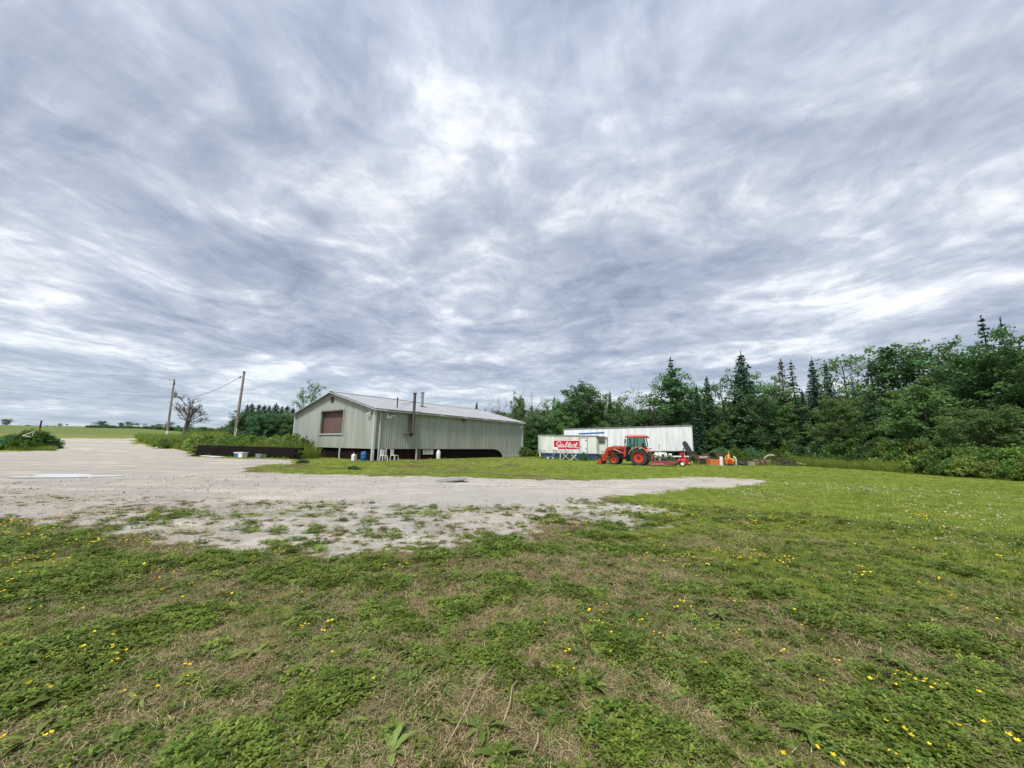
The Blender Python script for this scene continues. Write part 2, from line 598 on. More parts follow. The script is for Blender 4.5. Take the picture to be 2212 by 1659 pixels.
# ------------------------------------------------------------------ ground
def ground_material():
    m = bpy.data.materials.new('yard_ground')
    m.use_nodes = True
    t = m.node_tree
    b = t.nodes['Principled BSDF']
    b.inputs['Roughness'].default_value = 0.95
    b.inputs['Specular IOR Level'].default_value = 0.15
    geo = N(t, 'ShaderNodeNewGeometry')
    P = geo.outputs['Position']

    def attr(n):
        return N(t, 'ShaderNodeAttribute', attribute_name=n).outputs['Fac']
    pale = attr('pale')
    veg, dry, clo, fld = attr('veg'), attr('dry'), attr('clover'), attr('field')
    fine = noise(t, P, 55, 4, 0.7)
    med = noise(t, P, 9, 5, 0.65)
    brd = noise(t, P, 0.8, 4, 0.6)
    # gravel
    mp = N(t, 'ShaderNodeMapping', inp={'Scale': (0.10, 0.9, 1), 'Rotation': (0, 0, R(-6))})
    LK(t, P, mp.inputs[0])
    trk = noise(t, mp.outputs[0], 1.3, 5, 0.6, 0.3)
    g1 = ramp(t, fine, [(0.28, (0.17, 0.155, 0.135)), (0.5, (0.42, 0.39, 0.35)), (0.72, (0.74, 0.70, 0.62))])
    g2 = mixc(t, ramp(t, trk, [(0.46, (0, 0, 0)), (0.64, (0.9, 0.9, 0.9))]), g1, (0.70, 0.63, 0.52))
    g3 = mixc(t, ramp(t, brd, [(0.35, (0.75,) * 3), (0.6, (0, 0, 0))]), g2, (0.33, 0.30, 0.275))
    gpos = mixc(t, 0.5, g3, g1)
    grav = mixc(t, 0.35, gpos, g3)
    greyer = mixc(t, 1.0, grav, (0.90, 0.885, 0.875), 'MULTIPLY')
    grav = mixc(t, pale, greyer, grav)
    # thatch and soil
    th = ramp(t, fine, [(0.30, (0.030, 0.021, 0.014)), (0.5, (0.115, 0.083, 0.047)), (0.7, (0.30, 0.23, 0.135))])
    th = mixc(t, ramp(t, med, [(0.36, (0.8,) * 3), (0.6, (0, 0, 0))]), th, (0.062, 0.046, 0.034))
    # turf
    gs = ramp(t, fine, [(0.25, (0.07, 0.10, 0.012)), (0.5, (0.165, 0.225, 0.028)), (0.75, (0.28, 0.33, 0.065))])
    gs = mixc(t, ramp(t, brd, [(0.38, (0.55,) * 3), (0.62, (0, 0, 0))]), gs, (0.115, 0.185, 0.020))
    lawnm = mixc(t, ramp(t, trk, [(0.40, (0, 0, 0)), (0.65, (0.5,) * 3)]), gs, (0.26, 0.29, 0.065))
    dr = math_node(t, 'ADD', dry, math_node(t, 'MULTIPLY', math_node(t, 'SUBTRACT', med, 0.5), 1.1))
    turf = mixc(t, ramp(t, dr, [(0.28, (0, 0, 0)), (0.62, (1, 1, 1))]), lawnm, th)
    turf = mixc(t, math_node(t, 'MULTIPLY', clo, 0.7), turf, (0.055, 0.10, 0.014))
    vn = math_node(t, 'ADD', veg, math_node(t, 'MULTIPLY', math_node(t, 'SUBTRACT', math_node(t, 'MULTIPLY', math_node(t, 'ADD', med, fine), 0.5), 0.5), 1.3))
    yard = mixc(t, ramp(t, vn, [(0.36, (0, 0, 0)), (0.58, (1, 1, 1))]), grav, turf)
    # crop field: rows of a green crop, paler verge beside the road
    fc = ramp(t, noise(t, P, 1.5, 6, 0.7), [(0.3, (0.065, 0.105, 0.026)), (0.64, (0.17, 0.21, 0.06))])
    vg = ramp(t, noise(t, P, 1.1, 6, 0.7), [(0.35, (0.12, 0.15, 0.04)), (0.65, (0.25, 0.22, 0.09))])
    f1 = mixc(t, attr('verge'), fc, vg)
    LK(t, mixc(t, fld, yard, f1), b.inputs['Base Color'])
    bp = N(t, 'ShaderNodeBump', inp={'Strength': 0.8, 'Distance': 0.04})
    LK(t, math_node(t, 'ADD', fine, math_node(t, 'MULTIPLY', med, 1.5)), bp.inputs['Height'])
    LK(t, bp.outputs[0], b.inputs['Normal'])
    return m


def build_ground():
    fine = np.linspace(-R(64), R(64), 520)
    rest = np.linspace(R(64), 2 * math.pi - R(64), 50)[1:-1]
    ang = np.concatenate([fine, rest])
    rad = np.concatenate([[0.05], np.geomspace(0.8, 60, 330), np.geomspace(61, 420, 80), np.geomspace(450, 5000, 14)])
    A, RR = np.meshgrid(ang, rad)
    X, Y = RR * np.sin(A), RR * np.cos(A)
    Z = hgt(X, Y)
    nr, na = X.shape
    x, y = X.ravel(), Y.ravel()
    veg, dry, clo = fields(x, y)
    near = np.clip(1 - np.hypot(x, y) / 28, 0, 1)
    ruts = (1 - np.clip(veg, 0, 1)) * (fbm(x * 0.35 + 3, y * 2.0, 3) - 0.5) * 0.06 * np.clip(1 - np.hypot(x, y) / 60, 0, 1)
    Z = Z + ((fbm(x * 3.1, y * 3.1, 3) - 0.5) * 0.05 * near + clo * 0.012 * near * veg + ruts).reshape(Z.shape)
    V = np.stack([x, y, Z.ravel()], 1)
    i = np.arange(nr - 1)[:, None] * na
    j = np.arange(na)[None, :]
    j2 = (j + 1) % na
    Q = np.stack([i + j, i + j2, i + na + j2, i + na + j], -1).reshape(-1, 4)[:, ::-1]
    fld = sm((y - 69.5) / 0.6) * sm((-x - 16) / 4)
    verge = fld * (1 - sm((y - 76 - 6 * fbm(x * .1, y * .1, 2)) / 6))
    attrs = dict(pale=sm((x + 13 + 5 * (fbm(x * .2, y * .2, 3) - .5)) / 11), veg=veg, dry=dry, clover=clo * veg, field=fld, verge=verge)
    gm = ground_material()
    cvx, cvy = V[Q].mean(1)[:, 0], V[Q].mean(1)[:, 1]
    dq = sdist(cvx, cvy, CORE)
    isf = (cvy > 69.8) & (cvx < -16)
    isg = (dq < 0.3) & ~isf
    for name, sel, in (('ground', ~isf & ~isg), ('driveway', isg), ('field', isf)):
        q = Q[sel]
        used, inv = np.unique(q, return_inverse=True)
        me = fast_mesh(name, V[used], inv.reshape(-1, 4), gm, smooth=True)
        for an, av in attrs.items():
            a = me.attributes.new(an, 'FLOAT', 'POINT')
            a.data.foreach_set('value', av[used].astype(np.float32))
        o = link_mesh(name, me)
        o['kind'] = 'structure'
    # sealed road crossing at the top of the driveway
    mb = MB()
    xs = np.linspace(-260, -14, 120)
    for xa, xb in zip(xs[:-1], xs[1:]):
        ya, yb = 66.2, 69.6
        mb.add([(xa, ya, hz1(xa, ya) + .03), (xb, ya, hz1(xb, ya) + .03), (xb, yb, hz1(xb, yb) + .03), (xa, yb, hz1(xa, yb) + .03)], [(0, 1, 2, 3)])
    rd = mb.build('road', mat('pale_chip_road', (0.52, 0.51, 0.48), 0.9, c2=(0.42, 0.41, 0.39), scale=0.6))
    rd['kind'] = 'structure'
    # puddle on the gravel
    c = gr(140, 1029)
    n = 40
    vs = []
    for k in range(n):
        a = 2 * math.pi * k / n
        rr = 1 + 0.25 * math.sin(3 * a + 1) + 0.12 * math.sin(5 * a)
        xx, yy = c[0] + 1.75 * rr * math.cos(a), c[1] + 0.95 * rr * math.sin(a)
        vs.append((xx, yy))
    zz = max(hz1(*p) for p in vs) + 0.012
    me = MB().add([(p[0], p[1], zz) for p in vs], [tuple(range(n))])
    pm = mat('milky_puddle_water', (0.74, 0.73, 0.70), 0.12, spec=0.6)
    pud = me.build('water', pm)
    pud['kind'] = 'structure'


build_ground()
rng = np.random.RandomState(11)


# ------------------------------------------------------------------ foliage builders
def tube_np(p, rad, n=5):
    """tube along polyline p (k,3) as numpy"""
    p = np.asarray(p, float); k = len(p)
    d = np.gradient(p, axis=0)
    d /= np.linalg.norm(d, axis=1, keepdims=True) + 1e-9
    ref = np.where(np.abs(d[:, 2:3]) > 0.9, np.array([[1.0, 0, 0]]), np.array([[0, 0, 1.0]]))
    a = np.cross(d, ref); a /= np.linalg.norm(a, axis=1, keepdims=True) + 1e-9
    b = np.cross(d, a)
    th = np.arange(n) * 2 * math.pi / n
    V = p[:, None, :] + np.asarray(rad)[:, None, None] * (np.cos(th)[None, :, None] * a[:, None, :] + np.sin(th)[None, :, None] * b[:, None, :])
    i = np.arange(k - 1)[:, None] * n; j = np.arange(n)[None, :]; j2 = (j + 1) % n
    Q = np.stack([i + j, i + j2, i + n + j2, i + n + j], -1).reshape(-1, 4)
    return V.reshape(-1, 3), Q


class NPM:
    def __init__(s):
        s.V, s.Q, s.n, s.r = [], [], 0, []

    def add(s, V, Q, r=None):
        s.V.append(V); s.Q.append(Q + s.n); s.n += len(V)
        if r is not None:
            s.r.append(r)

    def mesh(s, name, m, smooth=False):
        return fast_mesh(name, np.concatenate(s.V), np.concatenate(s.Q), m, np.concatenate(s.r) if s.r else None, smooth)


def leaves_np(C, size, rs, up=0.55, asp=0.6):
    """one kite-shaped leaf spray at each point"""
    n = len(C)
    nrm = rs.normal(size=(n, 3)); nrm[:, 2] = np.abs(nrm[:, 2]) + up
    nrm /= np.linalg.norm(nrm, axis=1, keepdims=True)
    a = np.cross(nrm, rs.normal(size=(n, 3))); a /= np.linalg.norm(a, axis=1, keepdims=True) + 1e-9
    b = np.cross(nrm, a)
    s = size * (0.6 + 0.8 * rs.rand(n))[:, None]
    V = np.stack([C - a * s, C + b * s * asp + a * s * 0.1, C + a * s, C - b * s * asp + a * s * 0.1], 1).reshape(-1, 3)
    V[1::4] -= nrm * s * 0.25
    V[3::4] -= nrm * s * 0.25
    Q = np.arange(4 * n).reshape(-1, 4)
    return V, Q


def deciduous(seed, H=10.0, W=6.0, base=0.22, nl=26, per=210, leaf=0.20, clump=0.62, top=0.5, twig=True, lean=0.0):
    rs = np.random.RandomState(seed)
    T, C = NPM(), NPM()
    k = 9
    tz = np.linspace(0, 0.93 * H, k)
    tx = np.cumsum(rs.normal(0, 0.13, k)) + lean * tz * 0.1; ty = np.cumsum(rs.normal(0, 0.13, k))
    tx -= tx[0]; ty -= ty[0]
    trunk = np.stack([tx, ty, tz], 1)
    r0 = 0.017 * H
    T.add(*tube_np(trunk, r0 * (1 - 0.9 * tz / (0.95 * H)) + 0.012, 7))
    for i in range(nl):
        f = base + (0.95 - base) * ((i + rs.rand()) / nl)
        p0 = np.array([np.interp(f * H, tz, tx), np.interp(f * H, tz, ty), f * H * 0.93])
        az = i * 2.4 + rs.rand() * 0.9
        u = (f - base) / (1 - base)
        prof = np.sin(math.pi * np.clip(0.16 + 0.84 * u ** (0.75 + top), 0, 1)) ** 0.7
        L = W / 2 * prof * (0.65 + 0.55 * rs.rand()) + 0.3
        rise = (0.25 + 0.75 * u) * (0.4 + 0.5 * rs.rand())
        tt = np.linspace(0, 1, 5)[:, None]
        dirv = np.array([math.cos(az), math.sin(az), 0])
        br = p0 + dirv * L * tt + np.array([0, 0, 1.0]) * L * rise * tt ** 1.4 + rs.normal(0, 0.06 * L, (5, 3)) * tt
        T.add(*tube_np(br, (0.30 * r0 * (1 - f * 0.6)) * (1 - 0.85 * tt[:, 0]) + 0.008, 4))
        cs = [br[2], br[3], br[4]]
        for q in range(4):
            s = br[1 + q % 4]
            e = s + (dirv * 0.5 + rs.normal(0, 0.6, 3) + np.array([0, 0, 0.35])) * L * 0.42
            if twig:
                T.add(*tube_np(np.stack([s, (s + e) / 2 + rs.normal(0, .05, 3), e]), np.array([0.02, 0.014, 0.006]), 3))
            cs.append(e)
        for c in cs:
            n = int(per / 7 * (0.5 + rs.rand()))
            if n < 1:
                continue
            P = rs.normal(size=(n, 3)); P /= np.linalg.norm(P, axis=1, keepdims=True) + 1e-9
            P *= (rs.rand(n, 1) ** 0.45) * clump * (0.6 + 0.7 * rs.rand()) * np.array([[1.1, 1.1, 0.7]])
            V, Q = leaves_np(c + P, leaf, rs)
            C.add(V, Q, np.clip(rs.rand(n) * 0.65 + rs.rand() * 0.35, 0, 1))
    return T, C


def conifer(seed, H=10.0, W=4.2, base=0.06, step=0.30, leaf=0.17, dens=1.0, droop=0.35, ragged=0.3):
    rs = np.random.RandomState(seed)
    T, C = NPM(), NPM()
    tz = np.linspace(0, H, 8)
    trunk = np.stack([rs.normal(0, .03, 8), rs.normal(0, .03, 8), tz], 1)
    T.add(*tube_np(trunk, 0.014 * H * (1 - 0.95 * tz / H) + 0.01, 6))
    z = base * H
    while z < H * 0.985:
        u = z / H
        L0 = W / 2 * (1 - u) ** 0.85 + 0.10
        nb = 7 if u < 0.8 else 5
        a0 = rs.rand() * 6.28
        for b in range(nb):
            if rs.rand() > 0.55 + 0.45 * dens:
                continue
            az = a0 + b * 6.283 / nb + rs.normal(0, .2)
            L = L0 * (1 - ragged + 2 * ragged * rs.rand() ** 1.3)
            tt = np.linspace(0, 1, 4)[:, None]
            d = np.array([math.cos(az), math.sin(az), 0]); sd_ = np.array([-d[1], d[0], 0])
            br = np.array([0, 0, z]) + d * L * tt + np.array([0, 0, 1.0]) * (L * (0.12 * tt - droop * tt ** 1.6 + 0.25 * droop * tt ** 4))
            T.add(*tube_np(br, 0.022 * (1 - 0.8 * tt[:, 0]) * (1.2 - u) + 0.004, 3))
            n = max(3, int(L * 17 * dens))
            s = rs.rand(n) ** 0.7
            cc = np.stack([np.interp(s, tt[:, 0], br[:, k]) for k in range(3)], 1)
            off = (rs.rand(n) - .5)[:, None] * (0.22 + 0.40 * L * (1 - s * 0.75))[:, None] * sd_
            cc = cc + off + np.stack([np.zeros(n), np.zeros(n), -np.abs(off).sum(1) * 0.3 - rs.rand(n) * 0.08], 1)
            V, Q = leaves_np(cc, leaf, rs, up=1.2, asp=0.42)
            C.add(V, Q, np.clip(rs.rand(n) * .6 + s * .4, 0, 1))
        z += step * (0.8 + 0.4 * rs.rand()) * (1 - 0.35 * u)
    V, Q = leaves_np(np.stack([np.zeros(10), np.zeros(10), np.linspace(H * .97, H * 1.01, 10)], 1), leaf * .55, rs)
    C.add(V, Q, rs.rand(10))
    return T, C


def bare(seed, H=8.0, spread=0.55, depth=4, nb=4, r0=0.12, fork=True):
    rs = np.random.RandomState(seed)
    T = NPM()

    def grow(p, d, L, r, lev):
        k = 5
        pts = [p]
        for i in range(k - 1):
            d = d + rs.normal(0, 0.10 if lev else 0.025, 3) + np.array([0, 0, 0.04])
            d = d / np.linalg.norm(d)
            pts.append(pts[-1] + d * L / (k - 1))
        pts = np.array(pts)
        T.add(*tube_np(pts, np.linspace(r, r * 0.5, k), 5 if lev == 0 else 3))
        if lev >= depth:
            return
        for b in range(nb if lev > 0 else nb * 2 + 2):
            f = 0.25 + 0.75 * rs.rand() if lev == 0 else 0.3 + 0.7 * rs.rand()
            q = np.array([np.interp(f, np.linspace(0, 1, k), pts[:, c]) for c in range(3)])
            dd = d * (1 - spread * .6) + rs.normal(0, spread, 3) * np.array([1, 1, .6]) + np.array([0, 0, .25])
            dd /= np.linalg.norm(dd)
            grow(q, dd, L * (0.55 if lev == 0 else 0.6) * (0.6 + .6 * rs.rand()) * (1.15 - .5 * f), r * (0.42 if lev == 0 else 0.5), lev + 1)
    grow(np.zeros(3), np.array([0.03, 0, 1.0]), H * 0.8, r0, 0)
    if fork:
        grow(np.array([0.1, 0.05, 0.0]), np.array([0.16, .02, 1.0]), H * .7, r0 * .9, 0)
    return T


def shrub(seed, W=2.2, H=1.6, n=2600, leaf=0.085, clumps=46):
    rs = np.random.RandomState(seed)
    T, C = NPM(), NPM()
    for i in range(14):
        az = rs.rand() * 6.28; L = W / 2 * (.4 + .6 * rs.rand())
        tt = np.linspace(0, 1, 4)[:, None]
        p = np.array([math.cos(az), math.sin(az), 0]) * L * tt + np.array([0, 0, 1.0]) * H * (.6 + .4 * rs.rand()) * tt ** .8
        T.add(*tube_np(p, np.linspace(.022, .006, 4), 3))
    for i in range(clumps):
        a = rs.rand() * 6.28; q = rs.rand() ** .6
        rr = W / 2 * q * (.8 + .35 * rs.rand())
        zt = H * (1 - 0.72 * q ** 2) * (0.35 + .7 * rs.rand() ** .5)
        c = np.array([rr * math.cos(a), rr * math.sin(a), max(.1, zt)])
        k = int(n / clumps)
        P = rs.normal(size=(k, 3)); P /= np.linalg.norm(P, axis=1, keepdims=True)
        P *= rs.rand(k, 1) ** .5 * W * .15
        cc = c + P
        cc[:, 2] = np.maximum(cc[:, 2], 0.03)
        V, Q = leaves_np(cc, leaf, rs, up=.4)
        C.add(V, Q, np.clip(rs.rand(k) * .7 + rs.rand() * .3, 0, 1))
    return T, C


LIB = {}


def lib(kind, T, C, tm, cm, H):
    zz = np.concatenate((C or T).V)[:, 2]
    H = float(np.percentile(zz, 99.8))
    LIB.setdefault(kind, []).append((T.mesh('trunk', tm, True), C.mesh('crown', cm) if C else None, H))


for s in range(4):
    lib('round', *deciduous(100 + s, 10, 6.6, 0.14, 30, 400, 0.135, 0.70), M_BARK, M_LF_MD, 10)
for s in range(4):
    lib('dark', *deciduous(120 + s, 10, 6.4, 0.10, 32, 420, 0.13, 0.72), M_BARK, M_LF_DK, 10)
for s in range(3):
    lib('light', *deciduous(140 + s, 10, 6.0, 0.10, 30, 380, 0.135, 0.68), M_BARK, M_LF_LT, 10)
for s in range(3):
    lib('sparse', *deciduous(160 + s, 10, 5.0, 0.30, 20, 105, 0.125, 0.50, top=0.2), M_BARK, M_LF_MD, 10)
for s in range(2):
    lib('tuft', *deciduous(180 + s, 10, 3.6, 0.55, 13, 260, 0.125, 0.55, top=0.1), M_BARK, M_LF_DK, 10)
for s in range(4):
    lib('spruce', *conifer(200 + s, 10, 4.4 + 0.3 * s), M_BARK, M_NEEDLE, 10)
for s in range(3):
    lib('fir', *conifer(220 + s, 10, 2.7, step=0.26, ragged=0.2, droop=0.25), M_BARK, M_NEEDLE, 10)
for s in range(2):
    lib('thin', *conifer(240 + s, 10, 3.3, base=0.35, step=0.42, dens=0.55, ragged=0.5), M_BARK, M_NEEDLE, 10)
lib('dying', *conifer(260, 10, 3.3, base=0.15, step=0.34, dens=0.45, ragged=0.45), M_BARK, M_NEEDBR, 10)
for s in range(3):
    lib('bare', bare(300 + s, 8, .42, 3, 4, .06), None, M_BARE, None, 8)
lib('dead', bare(333, 6.0, .60, 4, 5, .14), None, mat('dead_grey_wood', (0.13, 0.115, 0.11), 0.95), None, 6.0)
for s in range(3):
    lib('bush', *shrub(400 + s), M_BARK, M_BUSH, 1.6)
for s in range(2):
    lib('yellowbush', *shrub(420 + s, n=2400), M_BARK, M_BUSHY, 1.6)
for s in range(2):
    lib('darkbush', *shrub(440 + s, n=2600), M_BARK, M_LF_DK, 1.6)

NAMES = dict(round='deciduous_tree', dark='deciduous_tree', light='deciduous_tree', sparse='deciduous_tree', tuft='deciduous_tree',
             spruce='spruce_tree', fir='fir_tree', thin='pine_tree', dying='spruce_tree', bare='bare_tree', dead='bare_tree',
             bush='bush', yellowbush='bush', darkbush='bush')
tree_i = 0


def plant(kind, x, y, H, label, group=None, wide=1.0, rot=None, sink=0.05, cat=None):
    global tree_i
    vs = LIB[kind]
    tm, cm, h0 = vs[tree_i % len(vs)]
    tree_i += 1
    s = H / h0
    e = empty(NAMES[kind], (x, y, hz1(x, y) - sink), rng.rand() * 6.28 if rot is None else rot, label,
              cat or ('bush' if 'bush' in kind else 'tree'), group)
    e.scale = (s * wide, s * wide, s)
    if 'bush' in kind:
        link_mesh('stem', tm, e)
    else:
        link_mesh('trunk', tm, e)
    if cm:
        link_mesh('foliage' if 'bush' in kind else 'crown', cm, e)
    return e


def plant_px(kind, px, py, Y, label, group=None, wide=1.0, **k):
    p = at(px, py, Y)
    H = p[2] - hz1(p[0], p[1])
    return plant(kind, float(p[0]), Y, float(H), label, group, wide, **k)


WOOD_PX = [1030, 1150, 1300, 1500, 1700, 1830, 1950, 2050, 2212, 2420]
WOOD_D = [57, 56, 56, 51, 47.5, 43, 38, 35, 31, 27]
TOP_PX = [1030, 1130, 1200, 1300, 1400, 1470, 1500, 1560, 1650, 1700, 1780, 1850, 1900, 1980, 2060, 2130, 2212, 2420]
TOP_Y = [880, 874, 866, 868, 870, 848, 842, 858, 845, 845, 840, 836, 832, 826, 806, 762, 748, 800]


def build_wood():
    d = lambda px: float(np.interp(px, WOOD_PX, WOOD_D))
    # trees whose tops stand out against the sky
    T = [
        ('fir', 1030, 871, 2, 'small dark pointed conifer poking up just past the barn roof', 1.0),
        ('bare', 1053, 855, 4, 'leafless grey tree nearest the right end of the barn roof', 1.0),
        ('bare', 1083, 853, 4, 'leafless grey tree second from the barn, beside a small conifer top', 1.0),
        ('light', 1120, 849, 0, 'young light green tree between the bare trees right of the barn', 0.45),
        ('bare', 1131, 836, 5, 'tallest leafless grey tree just right of the barn', 1.0),
        ('bare', 1154, 842, 5, 'leafless grey tree right of the young light green tree', 1.0),
        ('bare', 1182, 857, 5, 'low leafless grey tree left of the tufted leafy crowns', 1.0),
        ('tuft', 1239, 831, 1, 'leafy tree with a pale tufted top, left one of a pair above the small trailer', 1.1),
        ('tuft', 1272, 825, 1, 'tall leafy tree with a dark tufted top above the small trailer', 1.1),
        ('round', 1216, 860, 1, 'rounded green tree left of the tufted pair', 0.85),
        ('round', 1296, 852, 1, 'rounded green tree right of the tufted pair', 0.8),
        ('fir', 1317, 846, 1, 'slim dark conifer rising behind the white trailer, left of a leafless top', 0.7),
        ('sparse', 1338, 845, 2, 'thin leafed tree behind the middle of the long trailer', 0.9),
        ('bare', 1361, 823, 5, 'tall leafless tree standing above the long white trailer', 1.0),
        ('sparse', 1403, 847, 2, 'loose leafed tree left of the tall broken pine', 0.9),
        ('dying', 1412, 863, 0, 'short reddish brown dying conifer behind the tractor cab', 0.5),
        ('thin', 1448, 772, 1, 'tall ragged pine with a broken leaning top behind the trailer', 1.25),
        ('tuft', 1452, 800, 2, 'leafy tree tangled into the tall ragged pine', 1.0),
        ('round', 1489, 821, 2, 'rounded green tree just right of the tall ragged pine', 0.8),
        ('fir', 1504, 834, -1, 'narrow dark conifer behind the right end of the trailer', 0.8),
        ('fir', 1526, 816, 1, 'pointed dark conifer between the ragged pine and the wispy tree', 1.0),
        ('sparse', 1557, 800, 1, 'wispy open crowned tree left of the broad spruce', 0.85),
        ('spruce', 1600, 767, 1, 'broad tall dark spruce, biggest spire left of the wood', 1.05),
        ('round', 1655, 808, 2, 'rounded leafy top between the broad spruce and the dying one', 0.75),
        ('dark', 1628, 838, -1, 'dense dark green round tree standing in front of the broad spruce', 0.95),
        ('dying', 1686, 776, 2, 'tall thin brownish spruce, nearly bare', 1.0),
        ('thin', 1708, 778, 2, 'dark slender spruce next to the brownish one', 1.0),
        ('fir', 1733, 846, 0, 'small pointed conifer low between the spires', 0.8),
        ('spruce', 1753, 778, 2, 'dark spruce with ragged spreading tiers, left of a spire pair', 0.72),
        ('spruce', 1783, 787, 2, 'dark spruce with close tiers, right of a spire pair', 0.62),
        ('light', 1804, 852, -2, 'pale green feathery tree standing low at the front of the wood', 0.95),
        ('sparse', 1820, 765, 3, 'half bare tree with a fan of thin upper branches', 0.8),
        ('fir', 1841, 823, 0, 'narrow dark conifer column right of the pale feathery tree', 0.62),
        ('thin', 1878, 775, 1, 'slim pine left of the tall open crowned tree', 0.9),
        ('sparse', 1903, 741, 3, 'tall open tree with dark clumps of leaf against the sky', 1.0),
        ('tuft', 1945, 750, 3, 'tall tree with a loose leafy head right of the dark clumped tree', 1.1),
        ('sparse', 1979, 741, 3, 'high thin leafed crown, first of the three in the right hand gap', 1.0),
        ('sparse', 2014, 740, 3, 'high thin leafed crown, middle one of the three in the right hand gap', 1.0),
        ('sparse', 2058, 756, 2, 'airy crown with sky showing through its branches', 1.1),
        ('light', 1982, 822, -2, 'wide bright green maple like tree leaning out of the wood', 1.1),
        ('thin', 2118, 682, 2, 'tall ragged half bare spruce, highest top in the wood', 0.85),
        ('thin', 2160, 686, 2, 'tall dark spruce next to the highest ragged top', 0.85),
        ('dark', 2095, 748, 1, 'big dark leafy tree below the ragged spruces', 0.9),
        ('round', 2195, 714, 0, 'huge leafy tree at the right edge of the view', 0.9),
        ('light', 2127, 872, -4, 'low willowy green tree in front of the huge leafy one', 1.2),
        ('light', 2060, 890, -3, 'low feathery shrub tree left of the willowy one', 1.1),
    ]
    for kind, px, py, dd, lab, w in T:
        plant_px(kind, px, py, d(px) + dd, lab, None, w)
    # the close ranks behind and below them: nothing tells these apart
    rs = np.random.RandomState(5)
    for row, (d0, frac, step) in enumerate(((0.3, 0.46, 30), (2.2, 0.72, 27), (5.5, 0.84, 26), (9.5, 0.88, 30), (14, 0.92, 34))):
        px = 1020 + row * 7
        while px < 2400:
            base_y = 963 + (px - 1106) * math.tan(ROLL)
            ty = np.interp(px, TOP_PX, TOP_Y)
            fy = base_y + (ty - base_y) * frac * (0.86 + 0.22 * rs.rand())
            k = rs.choice(['round', 'dark', 'dark', 'light', 'spruce', 'fir'] if row < 3 else ['dark', 'round', 'spruce', 'sparse'])
            if row == 0:
                k = rs.choice(['round', 'dark', 'light', 'light', 'dark'])
            kindw = {'spruce': 'dark spruce', 'fir': 'slim dark conifer', 'sparse': 'thin leafed tree', 'dark': 'dark green leafy tree',
                     'light': 'pale green leafy tree', 'round': 'mid green leafy tree'}[k]
            where = ('beside the barn' if px < 1210 else 'behind the trailers' if px < 1505 else 'behind the scrap row'
                     if px < 1715 else 'above the tall grass' if px < 1955 else 'above the right bank')
            lab = '%s %s of the wood %s' % (kindw, 'in the front rank' if row == 0 else 'in the back ranks', where)
            plant_px(k, px, fy, d(px) + d0 + rs.rand() * 2.2, lab, 'crowded trees of the wood: ' + k.replace('round', 'leafy').replace('dark', 'leafy').replace('light', 'leafy').replace('sparse', 'thin leafed'),
                     (0.9 + 0.45 * rs.rand()) * (1.15 if row == 0 else 1.0))
            px += step * (0.75 + 0.5 * rs.rand()) * (1 + 0.25 * (px > 1900))
    for i in range(5):
        plant(['round', 'dark', 'light'][i % 3], 38 + rs.rand() * 3, 20 - i * 5, 8 + rs.rand() * 2, 'leafy tree packed among the trees of the wood', 'crowded trees of the wood: leafy')
    # undergrowth along the lawn edge
    for px in np.arange(1705, 2330, 17):
        Y = d(px) - 1.6 - rs.rand() * 1.2
        k = rs.choice(['bush', 'darkbush', 'bush', 'yellowbush'])
        x, y, z = spot(px + rs.rand() * 8, Y)
        plant(k, x, y, 1.5 + rs.rand() * 1.4, {'bush': 'fresh green', 'darkbush': 'dark green', 'yellowbush': 'yellowish green'}[str(k)] + ' bush in the undergrowth ' + ('behind the tall grass strip' if px < 1960 else 'behind the right hand bank of bushes'), 'undergrowth bushes along the wood', 0.9)
    for px in np.arange(1130, 1175, 14):
        x, y, z = spot(px, 47 + rs.rand())
        plant('bush', x, y, 0.9 + rs.rand() * .4, 'low green bush between the barn and the small white trailer', 'bushes beside the small trailer')
    # trimmed looking bank of bushes that stands out into the lawn on the right
    yy = 18.0
    hg = ['bush', 'yellowbush', 'bush', 'yellowbush', 'bush']
    i = 0
    while yy < 30.4:
        for off in (0.0, 1.6):
            k = 'yellowbush' if yy > 28.5 else rs.choice(hg)
            plant(k, 30.6 + off + rs.rand() * .4 - 0.02 * (yy - 18), yy + rs.rand() * .4, (1.25 if off == 0 else 1.9) + rs.rand() * .35,
                  ('yellowish' if k == 'yellowbush' else 'fresh green') + ' low bush in the %s of the bank at the right lawn edge' % ('front row' if off == 0 else 'back row'), 'bushes of the bank on the right', 0.95)
        yy += 1.15
        i += 1


build_wood()


